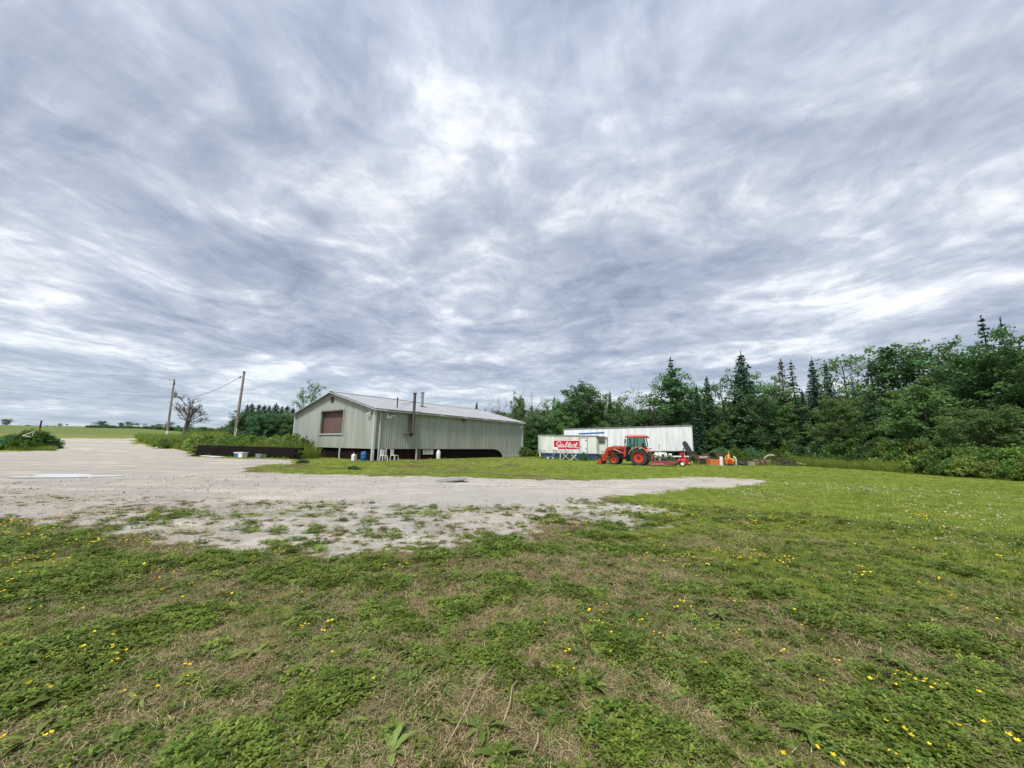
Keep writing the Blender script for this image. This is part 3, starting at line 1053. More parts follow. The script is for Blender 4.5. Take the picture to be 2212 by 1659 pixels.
def build_left_trees():
    rs = np.random.RandomState(9)
    plant_px('sparse', 684, 824, 58, 'taller of two slender leafy stems rising behind the barn gable', None, 0.5)
    plant_px('sparse', 659, 838, 57, 'shorter of two slender leafy stems rising behind the barn gable', None, 0.6)
    plant_px('dead', 408, 853, 84, 'bare dead tree with twin stems standing right of the transformer pole', None, 1.5, rot=0.9)
    tops = [(522, 890), (535, 875), (545, 873), (560, 874), (572, 876), (582, 877), (597, 873), (610, 878), (621, 878), (634, 882), (646, 888)]
    for i, (px, py) in enumerate(tops):
        plant_px('fir' if i % 2 else 'spruce', px, py, 55 + rs.rand() * 3, 'dark pointed evergreen in the clump left of the barn', 'evergreens in the clump left of the barn', 1.7)
    for px, py in ((520, 893), (540, 886), (562, 888), (585, 885), (607, 887), (628, 891), (520, 925), (548, 922), (578, 920), (605, 922), (632, 920)):
        plant_px('dark', px, py, 52 + rs.rand() * 2, 'dense leafy tree filling the clump left of the barn', 'leafy trees in the clump left of the barn', 0.95)
    # far hedgerow on the skyline
    far = [(17, 903, 165, 'lone rounded tree far off at the left end of the skyline'),
           (130, 914, 160, 'flat topped tree far off on the skyline left of a small round one'),
           (145, 915, 160, 'small round tree far off on the skyline'),
           (203, 911, 150, 'low rounded tree starting the far hedgerow'),
           (221, 907, 150, 'taller tree at the left end of the far hedgerow'),
           (262, 912, 148, 'rounded tree of the far hedgerow right of the gap'),
           (280, 910, 148, 'broadest tree in the middle of the far hedgerow'),
           (297, 913, 148, 'rounded tree right of the broadest hedgerow tree'),
           (313, 914, 145, 'small tree at the hedgerow end left of the transformer pole'),
           (331, 917, 142, 'low tree of the far hedgerow behind the transformer pole foot'),
           (345, 915, 130, 'low tree between the transformer pole and the dead tree'),
           (365, 911, 120, 'knobbly small tree left of the dead tree'),
           (385, 918, 110, 'low dark tree at the left foot of the dead tree'),
           (412, 914, 100, 'dark bushy tree round the foot of the dead tree'),
           (440, 921, 100, 'low dark tree right of the dead tree foot'),
           (480, 921, 95, 'low tree on the skyline left of the slim bare pole'),
           (497, 915, 92, 'rounded tree on the skyline just left of the slim bare pole')]
    for i, (px, py, Y, lab) in enumerate(far):
        plant_px(['dark', 'round', 'tuft', 'sparse', 'dark'][i % 5] if i != 0 else 'dark', px, py, Y, lab, None, 1.25 + .5 * rs.rand())
    px = 196
    while px < 470:
        plant_px('darkbush', px, 919 + (px - 196) * .024 - 4 * rs.rand() ** 2, 146 - max(0, px - 300) * .28, 'low scrubby bush in the far hedgerow line', 'low scrub of the far hedgerow', 1.5 + rs.rand())
        px += 6 + 9 * rs.rand()
    for px, w in ((60, 3), (102, 2.2), (118, 2)):
        plant_px('darkbush', px, 916.5 + .02 * px, 165, 'tiny dark bush far off on the bare skyline at left', 'tiny bushes on the skyline', w)
    # vine covered mound by the drive
    for px, Y, h in ((8, 46, 1.5), (28, 45.5, 1.8), (48, 45.5, 2.1), (66, 45.8, 2.4), (84, 46, 2.2), (100, 46.5, 1.6), (-20, 46, 1.5)):
        x, y, z = spot(px, Y)
        plant('darkbush' if px % 3 else 'bush', x, y, h, 'leafy bush in the overgrown mound left of the driveway', 'bushes of the mound left of the driveway', 1.05)
    # weedy bushes on the bank between drive and barn
    for i, px in enumerate((352, 375, 400, 425, 445, 468, 490, 515, 540, 562, 590, 618)):
        x, y, z = spot(px, 43 + rs.rand() * 2.0 + (px < 420) * 6)
        plant(['bush', 'yellowbush'][i % 2], x, y, (1.0 if px < 405 else 1.75) + .4 * rs.rand(), 'low weedy bush on the bank between the driveway and the barn', 'weedy bushes on the bank', 1.0)


build_left_trees()


# ------------------------------------------------------------------ barn
BX, BY, BA, BWID, BLEN, EAVE, RIDGE, BZ = -10.93, 30.94, R(36.8), 13.5, 20.4, 4.2, 5.95, 0.23
BROT = math.pi / 2 - BA
BM = Matrix.Translation((BX, BY, BZ)) @ Matrix.Rotation(BROT, 4, 'Z')
BMI = BM.inverted()


def z1(zx, zy):
    return 576 + zx * 0.2604, 795 + zy * 0.2604


def on_plane(px, py, p0, n):
    """where a line of sight meets a plane of the barn, in the barn's own frame"""
    o = BMI @ Vector((0, 0, EYE))
    d = BMI.to_3x3() @ Vector(ray(px, py))
    n = Vector(n); p0 = Vector(p0)
    t = (p0 - o).dot(n) / d.dot(n)
    return o + d * t


def on_long(zx, zy):
    return on_plane(*z1(zx, zy), (0, 0, 0), (0, -1, 0))


def on_gable(zx, zy):
    return on_plane(*z1(zx, zy), (0, 0, 0), (-1, 0, 0))


def ribbed_wall(s0, s1, zlo, zhi, place, pitch=0.235, depth=0.022):
    """vertical rib sheet from s0 to s1; zlo, zhi functions of s; place(s, out, z) -> point"""
    mb = MB()
    n = int(round((s1 - s0) / pitch))
    pr = []
    for i in range(n):
        a = s0 + (s1 - s0) * i / n
        w = (s1 - s0) / n
        pr += [(a, 0), (a + .50 * w, 0), (a + .60 * w, depth), (a + .88 * w, depth)]
    pr.append((s1, 0))
    vs, fs = [], []
    for (s, o) in pr:
        vs += [place(s, o, zlo(s)), place(s, o, zhi(s))]
    for i in range(len(pr) - 1):
        fs.append((2 * i, 2 * i + 2, 2 * i + 3, 2 * i + 1))
    return mb.add(vs, fs)


def build_barn():
    b = empty('barn', (BX, BY, BZ), BROT, 'long sage green ribbed steel barn with a pale grey roof and brown door', 'barn')
    W, L, E, Rg = BWID, BLEN, EAVE, RIDGE
    lo = on_gable(600, 655).z
    lo = 0.98
    gz = lambda s: E + (Rg - E) * (1 - abs(s - W / 2) / (W / 2))
    # gable with the door opening
    d0, d1 = on_gable(640, 450).y, on_gable(455, 450).y
    dz1 = on_gable(548, 362).z; dz0 = on_gable(548, 545).z
    pg = lambda s, o, z: (-o, s, z)
    mb = ribbed_wall(0, d0, lambda s: lo, gz, pg)
    mb2 = ribbed_wall(d1, W, lambda s: lo, gz, pg)
    mb3 = ribbed_wall(d0, d1, lambda s: dz1, gz, pg)
    mb4 = ribbed_wall(d0, d1, lambda s: lo, lambda s: dz0, pg)
    for q in (mb2, mb3, mb4):
        mb.add(q.v, q.f)
    mb.build('wall', M_BARN, b)
    # long side; the bottom edge is raised, coming down in a curve near the far end
    sc = on_long(1880, 700).x
    se = on_long(1955, 740).x

    def llo(s):
        if s < sc:
            return lo
        if s < se:
            u = (s - sc) / (se - sc)
            return lo * math.sqrt(max(0, 1 - u * u)) * 0.97 + 0.02
        return -0.15
    ribbed_wall(0, L, llo, lambda s: E, lambda s, o, z: (s, -o, z)).build('wall', M_BARN, b)
    # plain back walls
    MB().box((L / 2, W - .05, E / 2 - .1), (L - .02, .1, E + .2)).build('wall', M_BARN, b)
    mb = MB().prism([(0.02, -.2), (W - .12, -.2), (W - .12, E), (W / 2, Rg - .05), (0.02, E)], (0, .1), Matrix.Translation((L - .1, 0, 0)) @ Matrix(((0, 1, 0, 0), (1, 0, 0, 0), (0, 0, 1, 0), (0, 0, 0, 1))))
    mb.build('wall', M_BARN, b)
    # recessed dark boards under the raised steel
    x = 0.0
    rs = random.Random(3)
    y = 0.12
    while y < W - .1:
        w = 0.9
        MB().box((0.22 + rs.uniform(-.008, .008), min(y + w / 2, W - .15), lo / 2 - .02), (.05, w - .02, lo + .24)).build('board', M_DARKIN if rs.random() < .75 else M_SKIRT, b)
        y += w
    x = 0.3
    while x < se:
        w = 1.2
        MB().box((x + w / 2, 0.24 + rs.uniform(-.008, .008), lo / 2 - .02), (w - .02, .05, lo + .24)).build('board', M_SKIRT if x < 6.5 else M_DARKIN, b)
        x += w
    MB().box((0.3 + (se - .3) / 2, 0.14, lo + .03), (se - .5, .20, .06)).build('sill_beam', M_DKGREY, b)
    MB().box((0.13, W / 2, lo + .03), (.19, W - .3, .06)).build('sill_beam', M_DKGREY, b)
    # rubble footing at the far end
    fx = se + .05
    k = 0
    while fx < L - .15:
        for row in range(2):
            w = rs.uniform(.3, .5)
            MB().box((min(fx + w / 2, L - .2), -.10 + rs.uniform(-.02, .02), .0 + row * .23), (w - .03, .14, .2), taper=.86).build('stone', M_STONE, b)
        fx += w
    # roof: two ribbed slopes
    ov = 0.28
    sl = math.hypot(W / 2, Rg - E)
    for side in (0, 1):
        mb = MB()
        n = 56
        vs, fs = [], []
        pr = []
        for i in range(n):
            a = -ov + (L + 2 * ov) * i / n
            w = (L + 2 * ov) / n
            pr += [(a, 0), (a + .7 * w, 0), (a + .78 * w, .025), (a + .92 * w, .025)]
        pr.append((L + ov, 0))
        ye, yr = (-ov, W / 2) if side == 0 else (W + ov, W / 2)
        ze = E - ov * (Rg - E) / (W / 2)
        for (xx, o) in pr:
            vs += [(xx, ye, ze + .06 + o), (xx, yr, Rg + .06 + o)]
        for i in range(len(pr) - 1):
            fs.append((2 * i, 2 * i + 2, 2 * i + 3, 2 * i + 1))
        mb.add(vs, fs)
        mb.build('roof', M_ROOF, b)
    mb = MB()
    for sg in (-1, 1):
        mb.add([(-ov - .02, W / 2, Rg + .115), (L + ov + .02, W / 2, Rg + .115), (L + ov + .02, W / 2 + sg * .28, Rg + .105 - .28 * (Rg - E) / (W / 2)), (-ov - .02, W / 2 + sg * .28, Rg + .105 - .28 * (Rg - E) / (W / 2))], [(0, 1, 2, 3)])
    mb.build('ridge_cap', M_ROOF, b)
    # barge boards, eaves gutter, corner trims
    for ye in (-ov, W + ov):
        ze = E - ov * (Rg - E) / (W / 2)
        MB().bar((-ov - .015, ye, ze - .03), (-ov - .015, W / 2, Rg - .03), .20, .03).build('barge_board', M_TRIM, b)
    MB().box((L / 2, -ov - .05, E - .13), (L + 2 * ov, .12, .11)).build('gutter', M_TRIM, b)
    for i in range(6):
        xx = 0.8 + i * (L - 1.5) / 6
        MB().box((xx + 1.35, -ov - .115, E - .10), (2.5, .012, .035)).build('gutter_strap', M_DKGREY, b)
    MB().box((L / 2, -ov / 2, E - .05), (L + 2 * ov - .1, ov, .02)).build('soffit', M_DKGREY, b)
    for (xx, yy) in ((-.045, -.045), (L + .03, -.045), (-.045, W + .03)):
        MB().box((xx, yy, E / 2 - .02), (.18, .18, E + .1)).build('corner_trim', M_TRIM, b)
    MB().tube([(.42, -.13, E - .2), (.42, -.13, -.05)], .05, 8).build('downpipe', M_TRIM, b, True)
    # door
    fr = .11
    dm = (d0 + d1) / 2
    dr = empty('door', (0, 0, 0), 0, None, None)
    del_keys = [k for k in dr.keys()]
    bpy.data.objects.remove(dr)
    dpart = MB().box((.30, dm, (dz0 + dz1) / 2), (.04, d1 - d0, dz1 - dz0)).build('door', M_DARKIN, b)
    ns = 8
    for i in range(ns):
        hh = (dz1 - dz0) / ns
        MB().box((.255, dm, dz0 + hh * (i + .5)), (.05, d1 - d0 - .06, hh - .008)).build('door_panel', M_DOOR, dpart, bevel=.008)
    MB().box((-.05, d0 - fr / 2 + .02, (dz0 + dz1) / 2), (.12, fr, dz1 - dz0 + .3)).build('door_frame', M_BARN, b)
    MB().box((-.05, d1 + fr / 2 - .02, (dz0 + dz1) / 2), (.12, fr, dz1 - dz0 + .3)).build('door_frame', M_BARN, b)
    MB().box((-.053, dm, dz1 + .06), (.12, d1 - d0 - .05, .12)).build('door_frame', M_DKGREY, b)
    MB().box((-.053, dm, dz0 - .03), (.12, d1 - d0 - .05, .09)).build('door_sill', M_TRIM, b)
    MB().box((.14, d1 - .01, (dz0 + dz1) / 2), (.25, .03, dz1 - dz0)).build('door_jamb', M_DKGREY, b)
    MB().box((.14, d0 + .01, (dz0 + dz1) / 2), (.25, .03, dz1 - dz0)).build('door_jamb', M_DKGREY, b)
    # round louvre high in the gable
    p = on_gable(549, 262)
    v = MB().lathe([(0, .0), (0, .27), (.07, .27), (.07, .22), (.03, .21), (.03, 0)], (-.02, p.y, p.z), (-1, 0, 0), 20).build('gable_vent', M_BLACK, b, True)
    for k in range(4):
        MB().box((-.075, p.y, p.z - .15 + k * .1), (.02, .36 if k in (1, 2) else .26, .03), (0, R(35), 0)).build('louvre', M_DKGREY, v)
    # flood lights and small cameras
    for (zx, zy, wl) in ((865, 375, 0), (1003, 402, 1), (1623, 432, 1), (2095, 488, 1)):
        if wl:
            p = on_long(zx, zy)
            q, out = (p.x, -.03, p.z), Vector((0, -1, 0))
        else:
            p = on_gable(zx, zy)
            q, out = (-.03, p.y, p.z), Vector((-1, 0, 0))
        mm = M_DKGREY if zx == 1623 else M_WHITE
        f = MB().lathe([(0, .0), (0, .09), (.05, .09), (.05, 0)], Vector(q) + Vector((0, 0, .08)), out, 12).build('floodlight', mm, b, True)
        for sg in (-1, 1):
            c = Vector(q) + out * .16 + Vector((abs(out.y) * sg * .12, abs(out.x) * sg * .12, -.05))
            MB().lathe([(-.06, 0), (-.06, .045), (.04, .09), (.1, .10), (.1, 0)], c, out + Vector((0, 0, -.5)), 12).build('lamp_head', mm, f, True)
    p = on_long(1040, 398)
    MB().box((p.x, -.12, p.z), (.34, .18, .09)).build('sign_light', M_WHITE, b, bevel=.01)
    # outside flue with cap and elbow
    pt, pb = on_plane(*z1(1228, 215), (0, -.35, 0), (0, -1, 0)), on_plane(*z1(1212, 545), (0, -.35, 0), (0, -1, 0))
    fx = (pt.x + pb.x) / 2
    fl = MB().tube([(fx, -.37, pb.z), (fx, -.37, pt.z)], .125, 14).build('chimney_flue', M_CHIM, b, True)
    MB().lathe([(0, .13), (0, .21), (.05, .21), (.05, .0)], (fx, -.37, pt.z + .04), (0, 0, 1), 14).build('flue_cap', M_DKGREY, fl, True)
    MB().lathe([(0, .155), (.12, .155)], (fx, -.37, pt.z - .75), (0, 0, 1), 14).build('flue_collar', M_DKGREY, fl, True)
    MB().tube([(fx, -.37, pb.z + .05), (fx, -.2, pb.z - .08), (fx, .05, pb.z - .08)], .12, 12).build('flue_elbow', M_BLACK, fl, True)
    MB().box((fx - .35, -.2, pb.z - .05), (.8, .3, .05)).build('flue_bracket', M_BLACK, fl)
    MB().box((fx - .17, -.20, (pb.z + E) / 2 - .05), (.22, .10, E - pb.z - .15)).build('flue_shadow', M_DKGREY, fl)  # dark box standing in for the shadow left of the flue
    # stacks standing on the roof
    rn = Vector((0, -(Rg - E), W / 2)).normalized()
    p = on_plane(*z1(1288, 322), (0, 0, E + .06), rn)
    tp = 1.45
    st = MB().tube([(p.x, p.y, p.z - .1), (p.x, p.y, p.z + tp)], .145, 14).build('chimney_stack', M_STEEL, b, True)
    MB().lathe([(0, .14), (0, .23), (.05, .23), (.05, 0)], (p.x, p.y, p.z + tp), (0, 0, 1), 14).build('stack_cap', M_STEEL, st, True)
    MB().lathe([(-.1, .30), (.02, .30), (.10, .15)], (p.x, p.y, p.z), (0, 0, 1), 14).build('stack_flashing', M_DKGREY, st, True)
    # wire stays from the outside flue to the roof
    for (zx, zy) in ((1115, 330), (1110, 303), (1285, 240)):
        q = on_plane(*z1(zx, zy), (0, 0, E + .08), rn) if zx < 1200 else Vector((p.x, p.y, p.z + tp * .72))
        MB().tube([(fx, -.37, pt.z - .65), tuple(q)], .014, 4).build('stay_wire', M_WIRE, b)
    q = on_plane(*z1(1082, 332), (0, 0, E + .06), rn)
    MB().tube([(q.x, q.y, q.z - .05), (q.x, q.y, q.z + .95)], .05, 10).build('vent_pipe', M_BLACK, b, True)
    # cream posts carrying the raised edge
    for zx in (405, 605):
        p = on_gable(zx, 705)
        MB().box((-.02, p.y, lo / 2 - .1), (.09, .09, lo + .2)).build('post', M_CREAM, b)
    for zx in (945, 988, 1240):
        p = on_long(zx, 705)
        MB().box((p.x, -.02, lo / 2 - .1), (.1, .09, lo + .2)).build('post', M_CREAM, b)
    p = on_long(1268, 705)
    MB().box((p.x, .12, lo / 2 - .1), (.42, .05, lo + .18)).build('grey_panel', M_DKGREY, b)
    # slatted rail under the wall
    a, c = on_long(1300, 690).x, on_long(1385, 690).x
    rl = MB().box(((a + c) / 2, .09, .52), (c - a, .03, .05)).build('slatted_rail', M_WHITE, b)
    k = a + .05
    while k < c:
        MB().box((k, .055, .72), (.07, .025, .44)).build('slat', M_WHITE, rl)
        k += .16
    return b


build_barn()


def barn_pt(x, y, z=0):
    return BM @ Vector((x, y, z))


def build_barn_clutter():
    # white oval tank hung below the wall: stands on the lawn against it
    p = on_long(1398, 695)
    w = barn_pt(p.x, -.45)
    g = hz1(w.x, w.y)
    e = empty('drum', (w.x, w.y, g), BROT, 'white plastic drum standing under the long wall beside the slatted rail', 'drum')
    MB().lathe([(0, .0), (0, .17), (.04, .19), (.6, .19), (.72, .15), (.76, .07), (.8, .07), (.8, 0)], (0, 0, 0), (0, 0, 1), 18).build('body', M_WHITE, e, True)
    MB().lathe([(0, .08), (.05, .08), (.05, 0)], (0, 0, .8), (0, 0, 1), 12).build('lid', M_WHITE, e, True)
    # clutter at the near corner
    w = barn_pt(-1.0, .9); g = hz1(w.x, w.y)
    e = empty('jerrycan', (w.x, w.y, g), BROT + .4, 'white plastic jug at the foot of the near barn corner', 'jug')
    MB().prism([(-.2, 0), (.2, 0), (.2, .38), (.12, .5), (-.14, .5), (-.2, .42)], (-.13, .13)).build('body', M_WHITE, e, bevel=.03)
    MB().tube([(.02, 0, .5), (.02, 0, .58)], .05, 10).build('cap', M_BLUE2, e, True)
    MB().tube([(-.12, 0, .49), (-.08, 0, .6), (0, 0, .58)], .02, 6).build('handle', M_WHITE, e, True)
    w = barn_pt(-.55, .35); g = hz1(w.x, w.y)
    e = empty('barrel', (w.x, w.y, g), 0, 'blue plastic barrel against the near corner of the barn', 'barrel')
    e.scale = (.72, .72, .8)
    MB().lathe([(0, 0), (0, .24), (.03, .26), (.28, .28), (.30, .29), (.32, .28), (.58, .28), (.60, .29), (.62, .28), (.85, .26), (.88, .24), (.88, 0)], (0, 0, 0), (0, 0, 1), 20).build('body', M_BLUE2, e, True)
    MB().lathe([(0, .05), (.03, .05), (.03, 0)], (.12, 0, .88), (0, 0, 1), 10).build('bung', M_WHITE, e, True)
    for i, (xx, yy, lab, mm, h) in enumerate(((.5, -.75, 'white garden chair nearest the barn corner', M_WHITE, .8), (1.55, -.7, 'white garden chair beside the cream posts of the long wall', M_WHITE, .85))):
        w = barn_pt(xx, yy); g = hz1(w.x, w.y)
        e = empty('garden_chair', (w.x, w.y, g), BROT + .3 * i, lab, 'chair', 'garden chairs by the barn')
        MB().box((0, 0, .40), (.46, .44, .04)).build('seat', mm, e)
        bk = MB().box((0, .24, .84), (.46, .03, .05)).build('backrest', mm, e)
        for k in range(4):
            MB().box((-.165 + k * .11, .23, .62), (.06, .025, .40)).build('slat', mm, bk)
        for sx in (-1, 1):
            for sy in (-1, 1):
                MB().bar((sx * .21, sy * .19, .40), (sx * .24, sy * .23, -.01), .045).build('leg', mm, e)
    # pole standing off the far gable corner with a white foot
    p = on_gable(212, 740)
    w = barn_pt(-.25, BWID + .25); g = hz1(w.x, w.y)
    e = empty('post', (w.x, w.y, g), BROT, 'slim cream post with a white foot at the left corner of the gable', 'post')
    MB().tube([(0, 0, 0), (0, 0, 1.25)], .045, 8).build('shaft', M_CREAM, e, True)
    MB().box((0, 0, .13), (.22, .2, .26), taper=.75).build('foot', M_WHITE, e)


build_barn_clutter()


# ------------------------------------------------------------------ bank with dark timber edging left of the barn
def build_bank():
    a = gr(412, 985); b_ = gr(632, 992)
    a = Vector((a[0], a[1], 0)); b_ = Vector((b_[0], b_[1], 0))
    L = (b_ - a).length
    ang = math.atan2(b_.y - a.y, b_.x - a.x)
    e = empty('retaining_wall', (a.x, a.y, hz1(a.x, a.y)), ang, 'low timber wall coloured near black as shade under the weedy bank left of the barn', 'retaining wall')
    rs = random.Random(8)
    n = int(L / 1.5)
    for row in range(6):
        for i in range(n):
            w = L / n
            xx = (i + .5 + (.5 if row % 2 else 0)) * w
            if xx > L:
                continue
            MB().box((xx, .12 + row * .03 + rs.uniform(-.015, .015), .06 + row * .19), (w - .02, .2, .18)).build('timber', M_DARKIN, e, bevel=.012)  # timbers coloured near black so the strip reads as shadowed under the weeds
    d = Vector((math.cos(ang), math.sin(ang), 0)); nrm = Vector((-d.y, d.x, 0))

    def on_bank(s, off):
        p = a + d * s + nrm * off
        return p.x, p.y, hz1(p.x, p.y)
    r2 = np.random.RandomState(12)
    s_ = .4
    while s_ < L - 1.0:
        x, y, z = on_bank(s_, 1.75 + .4 * r2.rand())
        plant(['bush', 'bush', 'yellowbush'][int(r2.rand() * 3)], x, y, 1.75 + .55 * r2.rand(), 'low weedy bush on the bank between the driveway and the barn', 'weedy bushes on the bank', .95)
        s_ += 2.2
    # white board lying in front, bucket, little trough
    x, y, z = on_bank(L * .38, -.9)
    e2 = empty('board', (x, y, z), ang, 'long white board lying on the gravel in front of the dark timber wall', 'board')
    MB().box((0, 0, .07), (3.6, .28, .06), (0, 0, .03)).build('plank', M_WHITE, e2)
    for s in (-1.2, 1.2):
        MB().box((s, 0, .02), (.12, .3, .06)).build('batten', M_PLANK, e2)
    x, y, z = on_bank(L * .62, -.6)
    e2 = empty('storage_tub', (x, y, z), ang + .2, 'white tub with a blue side in front of the dark timber wall', 'tub')
    MB().box((0, 0, .22), (.9, .5, .42), taper=1.08).build('body', M_WHITE, e2, bevel=.03)
    MB().box((-.2, -.275, .23), (.42, .03, .28)).build('side_panel', M_BLUE2, e2)
    MB().box((0, 0, .455), (1.04, .6, .05)).build('lid', M_WHITE, e2, bevel=.01)
    x, y, z = on_bank(L * .80, -.6)
    e2 = empty('feed_trough', (x, y, z), ang - .1, 'small grey feed trough on the gravel near the gable corner', 'trough')
    tr = MB().prism([(-.5, .36), (-.4, .05), (.4, .05), (.5, .36), (.45, .36), (.36, .1), (-.36, .1), (-.45, .36)], (-.22, .22)).build('basin', M_STEEL, e2)
    for s in (-.3, .3):
        MB().box((s, 0, .02), (.06, .5, .06)).build('foot', M_DKGREY, e2)
    # slim white pole with greenish top rising in front of the wall
    p0 = gr(496, 983)
    z = hz1(*p0)
    tp = at(512, 925, p0[1] + .6)
    e2 = empty('marker_pole', (p0[0], p0[1], z), 0, 'slim white leaning marker pole in front of the tall bare pole', 'pole')
    MB().tube([(0, 0, -.1), (tp[0] - p0[0], tp[1] - p0[1], tp[2] - z)], [.035, .03], 8).build('shaft', M_WHITE, e2, True)
    MB().lathe([(0, .12), (.08, .09), (.08, 0)], (0, 0, -.01), (0, 0, 1), 10).build('foot', M_CREAM, e2, True)


build_bank()


# ------------------------------------------------------------------ poles and wires
def build_poles():
    x, y, _ = spot(356, 71)
    z = hz1(x, y)
    top = at(376.5, 820, 71)
    e = empty('utility_pole', (x, y, z), 0, 'grey wooden utility pole carrying a round transformer', 'utility pole')
    tv = Vector((top[0] - x, top[1] - y, top[2] - z))
    MB().tube([(0, 0, -.3), tv * .5, tv], [.20, .17, .135], 12).build('shaft', M_WOODGR, e, True)
    MB().lathe([(0, .215), (1.1, .205), (1.1, 0)], tv * .01, tv, 12).build('white_guard', M_WHITE, e, True)
    tc = tv * .72 + Vector((.62, -.15, .1))
    tr = MB().lathe([(-.48, 0), (-.48, .27), (-.44, .30), (.36, .30), (.42, .33), (.46, .33), (.5, .2), (.54, 0)], tc, (0, 0, 1), 18).build('transformer', M_STEEL, e, True)
    MB().lathe([(0, .05), (.08, .07), (.14, .05), (.22, .06), (.3, .02), (.3, 0)], tc + Vector((.05, 0, .5)), (0, 0, 1), 10).build('bushing', M_DKGREY, tr, True)
    MB().bar(tv * .715, tc + Vector((-.2, 0, -.1)), .06).build('bracket', M_DKGREY, e)
    MB().bar(tv * .76, tc + Vector((-.2, 0, .3)), .06).build('bracket', M_DKGREY, e)
    MB().box(tv * .93 + Vector((.17, -.05, 0)), (.16, .14, .5)).build('cutout_switch', M_BLACK, e)
    MB().lathe([(0, .03), (.05, .08), (.12, .05), (.2, .07), (.26, 0)], tv + Vector((0, 0, .0)), (0, 0, 1), 10).build('insulator', M_STEEL, e, True)
    MB().bar(tv * .985, tv * .985 + Vector((-.95, 0, .05)), .07).build('crossarm', M_WOODGR, e)
    MB().lathe([(0, .03), (.05, .08), (.12, .05), (.2, .07), (.26, 0)], tv * .985 + Vector((-.95, 0, .06)), (0, 0, 1), 10).build('insulator', M_STEEL, e, True)
    # second pole
    x2, y2, _ = spot(503, 47)
    z2 = hz1(x2, y2)
    t2 = at(527.5, 805, 47)
    e2 = empty('utility_pole', (x2, y2, z2), 0, 'tall bare wooden pole between the driveway bank and the barn', 'utility pole')
    v2 = Vector((t2[0] - x2, t2[1] - y2, t2[2] - z2))
    MB().tube([(0, 0, -.3), v2 * .5, v2], [.19, .155, .12], 12).build('shaft', M_WOODGR, e2, True)
    MB().lathe([(0, .13), (.18, .13), (.18, 0)], v2 - Vector((0, 0, .02)), (0, 0, 1), 10).build('pole_cap', M_BLACK, e2, True)
    MB().tube([v2 * .97, v2 * .965 + Vector((-.42, .1, -.18))], .02, 5).build('strain_rod', M_DKGREY, e2)
    ins = v2 * .965 + Vector((-.46, .1, -.2))
    MB().lathe([(-.1, .0), (-.1, .07), (-.03, .1), (.04, .06), (.1, .09), (.14, 0)], ins, (-1, .2, -.3), 10).build('insulator', M_BLACK, e2, True)
    MB().tube([v2 * .6 + Vector((.2, -.05, 0)), v2 * .93 + Vector((.13, -.03, 0))], .012, 4).build('ground_wire', M_WIRE, e2)
    # service drop between them
    A = Vector((x2, y2, z2)) + ins
    B = Vector((x, y, z)) + tv * .695 + Vector((.3, -.1, 0))
    pts = []
    for k in range(25):
        u = k / 24
        p = A.lerp(B, u)
        p.z -= 1.0 * 4 * u * (1 - u)
        pts.append(p)
    tag(MB().tube(pts, .028, 5).build('overhead_wire', M_WIRE, None, True), 'sagging wire hung between the bare pole and the transformer pole', 'wire')
    Tp = Vector((x, y, z)) + tv
    for (start, q, lab, sag) in ((Tp + Vector((-.95, 0, .3)), at(-330, 760, 44), 'upper power line running off to the left from the transformer pole', .5),
                                 (Vector((x, y, z)) + tv * .70, at(-330, 812, 44), 'lower power line running off to the left from the transformer pole', .4)):
        q = Vector(q)
        pts = []
        for k in range(25):
            u = k / 24
            p = start.lerp(q, u); p.z -= sag * 4 * u * (1 - u)
            pts.append(p)
        tag(MB().tube(pts, .010, 4).build('power_line', M_WIRE, None, True), lab, 'power line')
    # old fence posts by the driveway
    for (px, py, Y, h, mm, lab) in ((327, 962, 52, 1.25, M_RUST, 'rusty steel fence post left of its twin beside the driveway'),
                                    (366, 960, 52, 1.2, M_RUST, 'rusty steel fence post below the transformer pole'),):
        xx, yy, zz = spot(px, Y)
        e = empty('fence_post', (xx, yy, zz), .3, lab, 'fence post', 'fence posts beside the driveway')
        MB().bar((0, 0, -.2), (.12, 0, h), .06, .05).build('shaft', mm, e)
        MB().bar((-.03, -.03, h * .55), (.1, .03, h * .57), .03).build('cleat', mm, e)
    xx, yy, zz = spot(77, 47.5)
    tp = at(79, 908, 47.5)
    e = empty('marker_post', (xx, yy, zz), 0, 'wooden post with a dark purple red top standing in the leafy mound', 'post')
    h = tp[2] - zz
    MB().tube([(0, 0, -.1), (0, 0, h * .72)], .085, 8).build('shaft', mat('orange_brown_wood', (.3, .13, .05), .8, var=.4), e, True)
    MB().tube([(0, 0, h * .72), (0, 0, h)], [.09, .08], 8).build('painted_top', mat('purple_red_paint', (.10, .03, .07), .7, var=.3), e, True)
    # pale broken branch in the mound
    c = Vector(at(66, 936, 43.6))
    e = empty('fallen_branch', tuple(c), 0, 'pale forked broken branch lying on the leafy mound', 'branch')
    wood = mat('bleached_wood', (.5, .5, .42), .8)
    MB().tube([(-.85, 0, -.28), (.1, 0, .1), (.55, 0, .32)], [.05, .045, .02], 6).build('limb', wood, e, True)
    MB().tube([(-.80, 0, -.27), (0, -.1, -.36), (.3, -.1, -.4)], [.04, .035, .015], 6).build('limb', wood, e, True)
    MB().tube([(.35, 0, .2), (.37, -.1, -.3)], [.03, .02], 6).build('limb', wood, e, True)


build_poles()


# ------------------------------------------------------------------ trailers
def frame_from(p_left, p_right):
    """frame whose x runs from left end to right end along the ground, -y faces the camera"""
    a, b = Vector(p_left), Vector(p_right)
    ang = math.atan2(b.y - a.y, b.x - a.x)
    return ang, (b - a).length


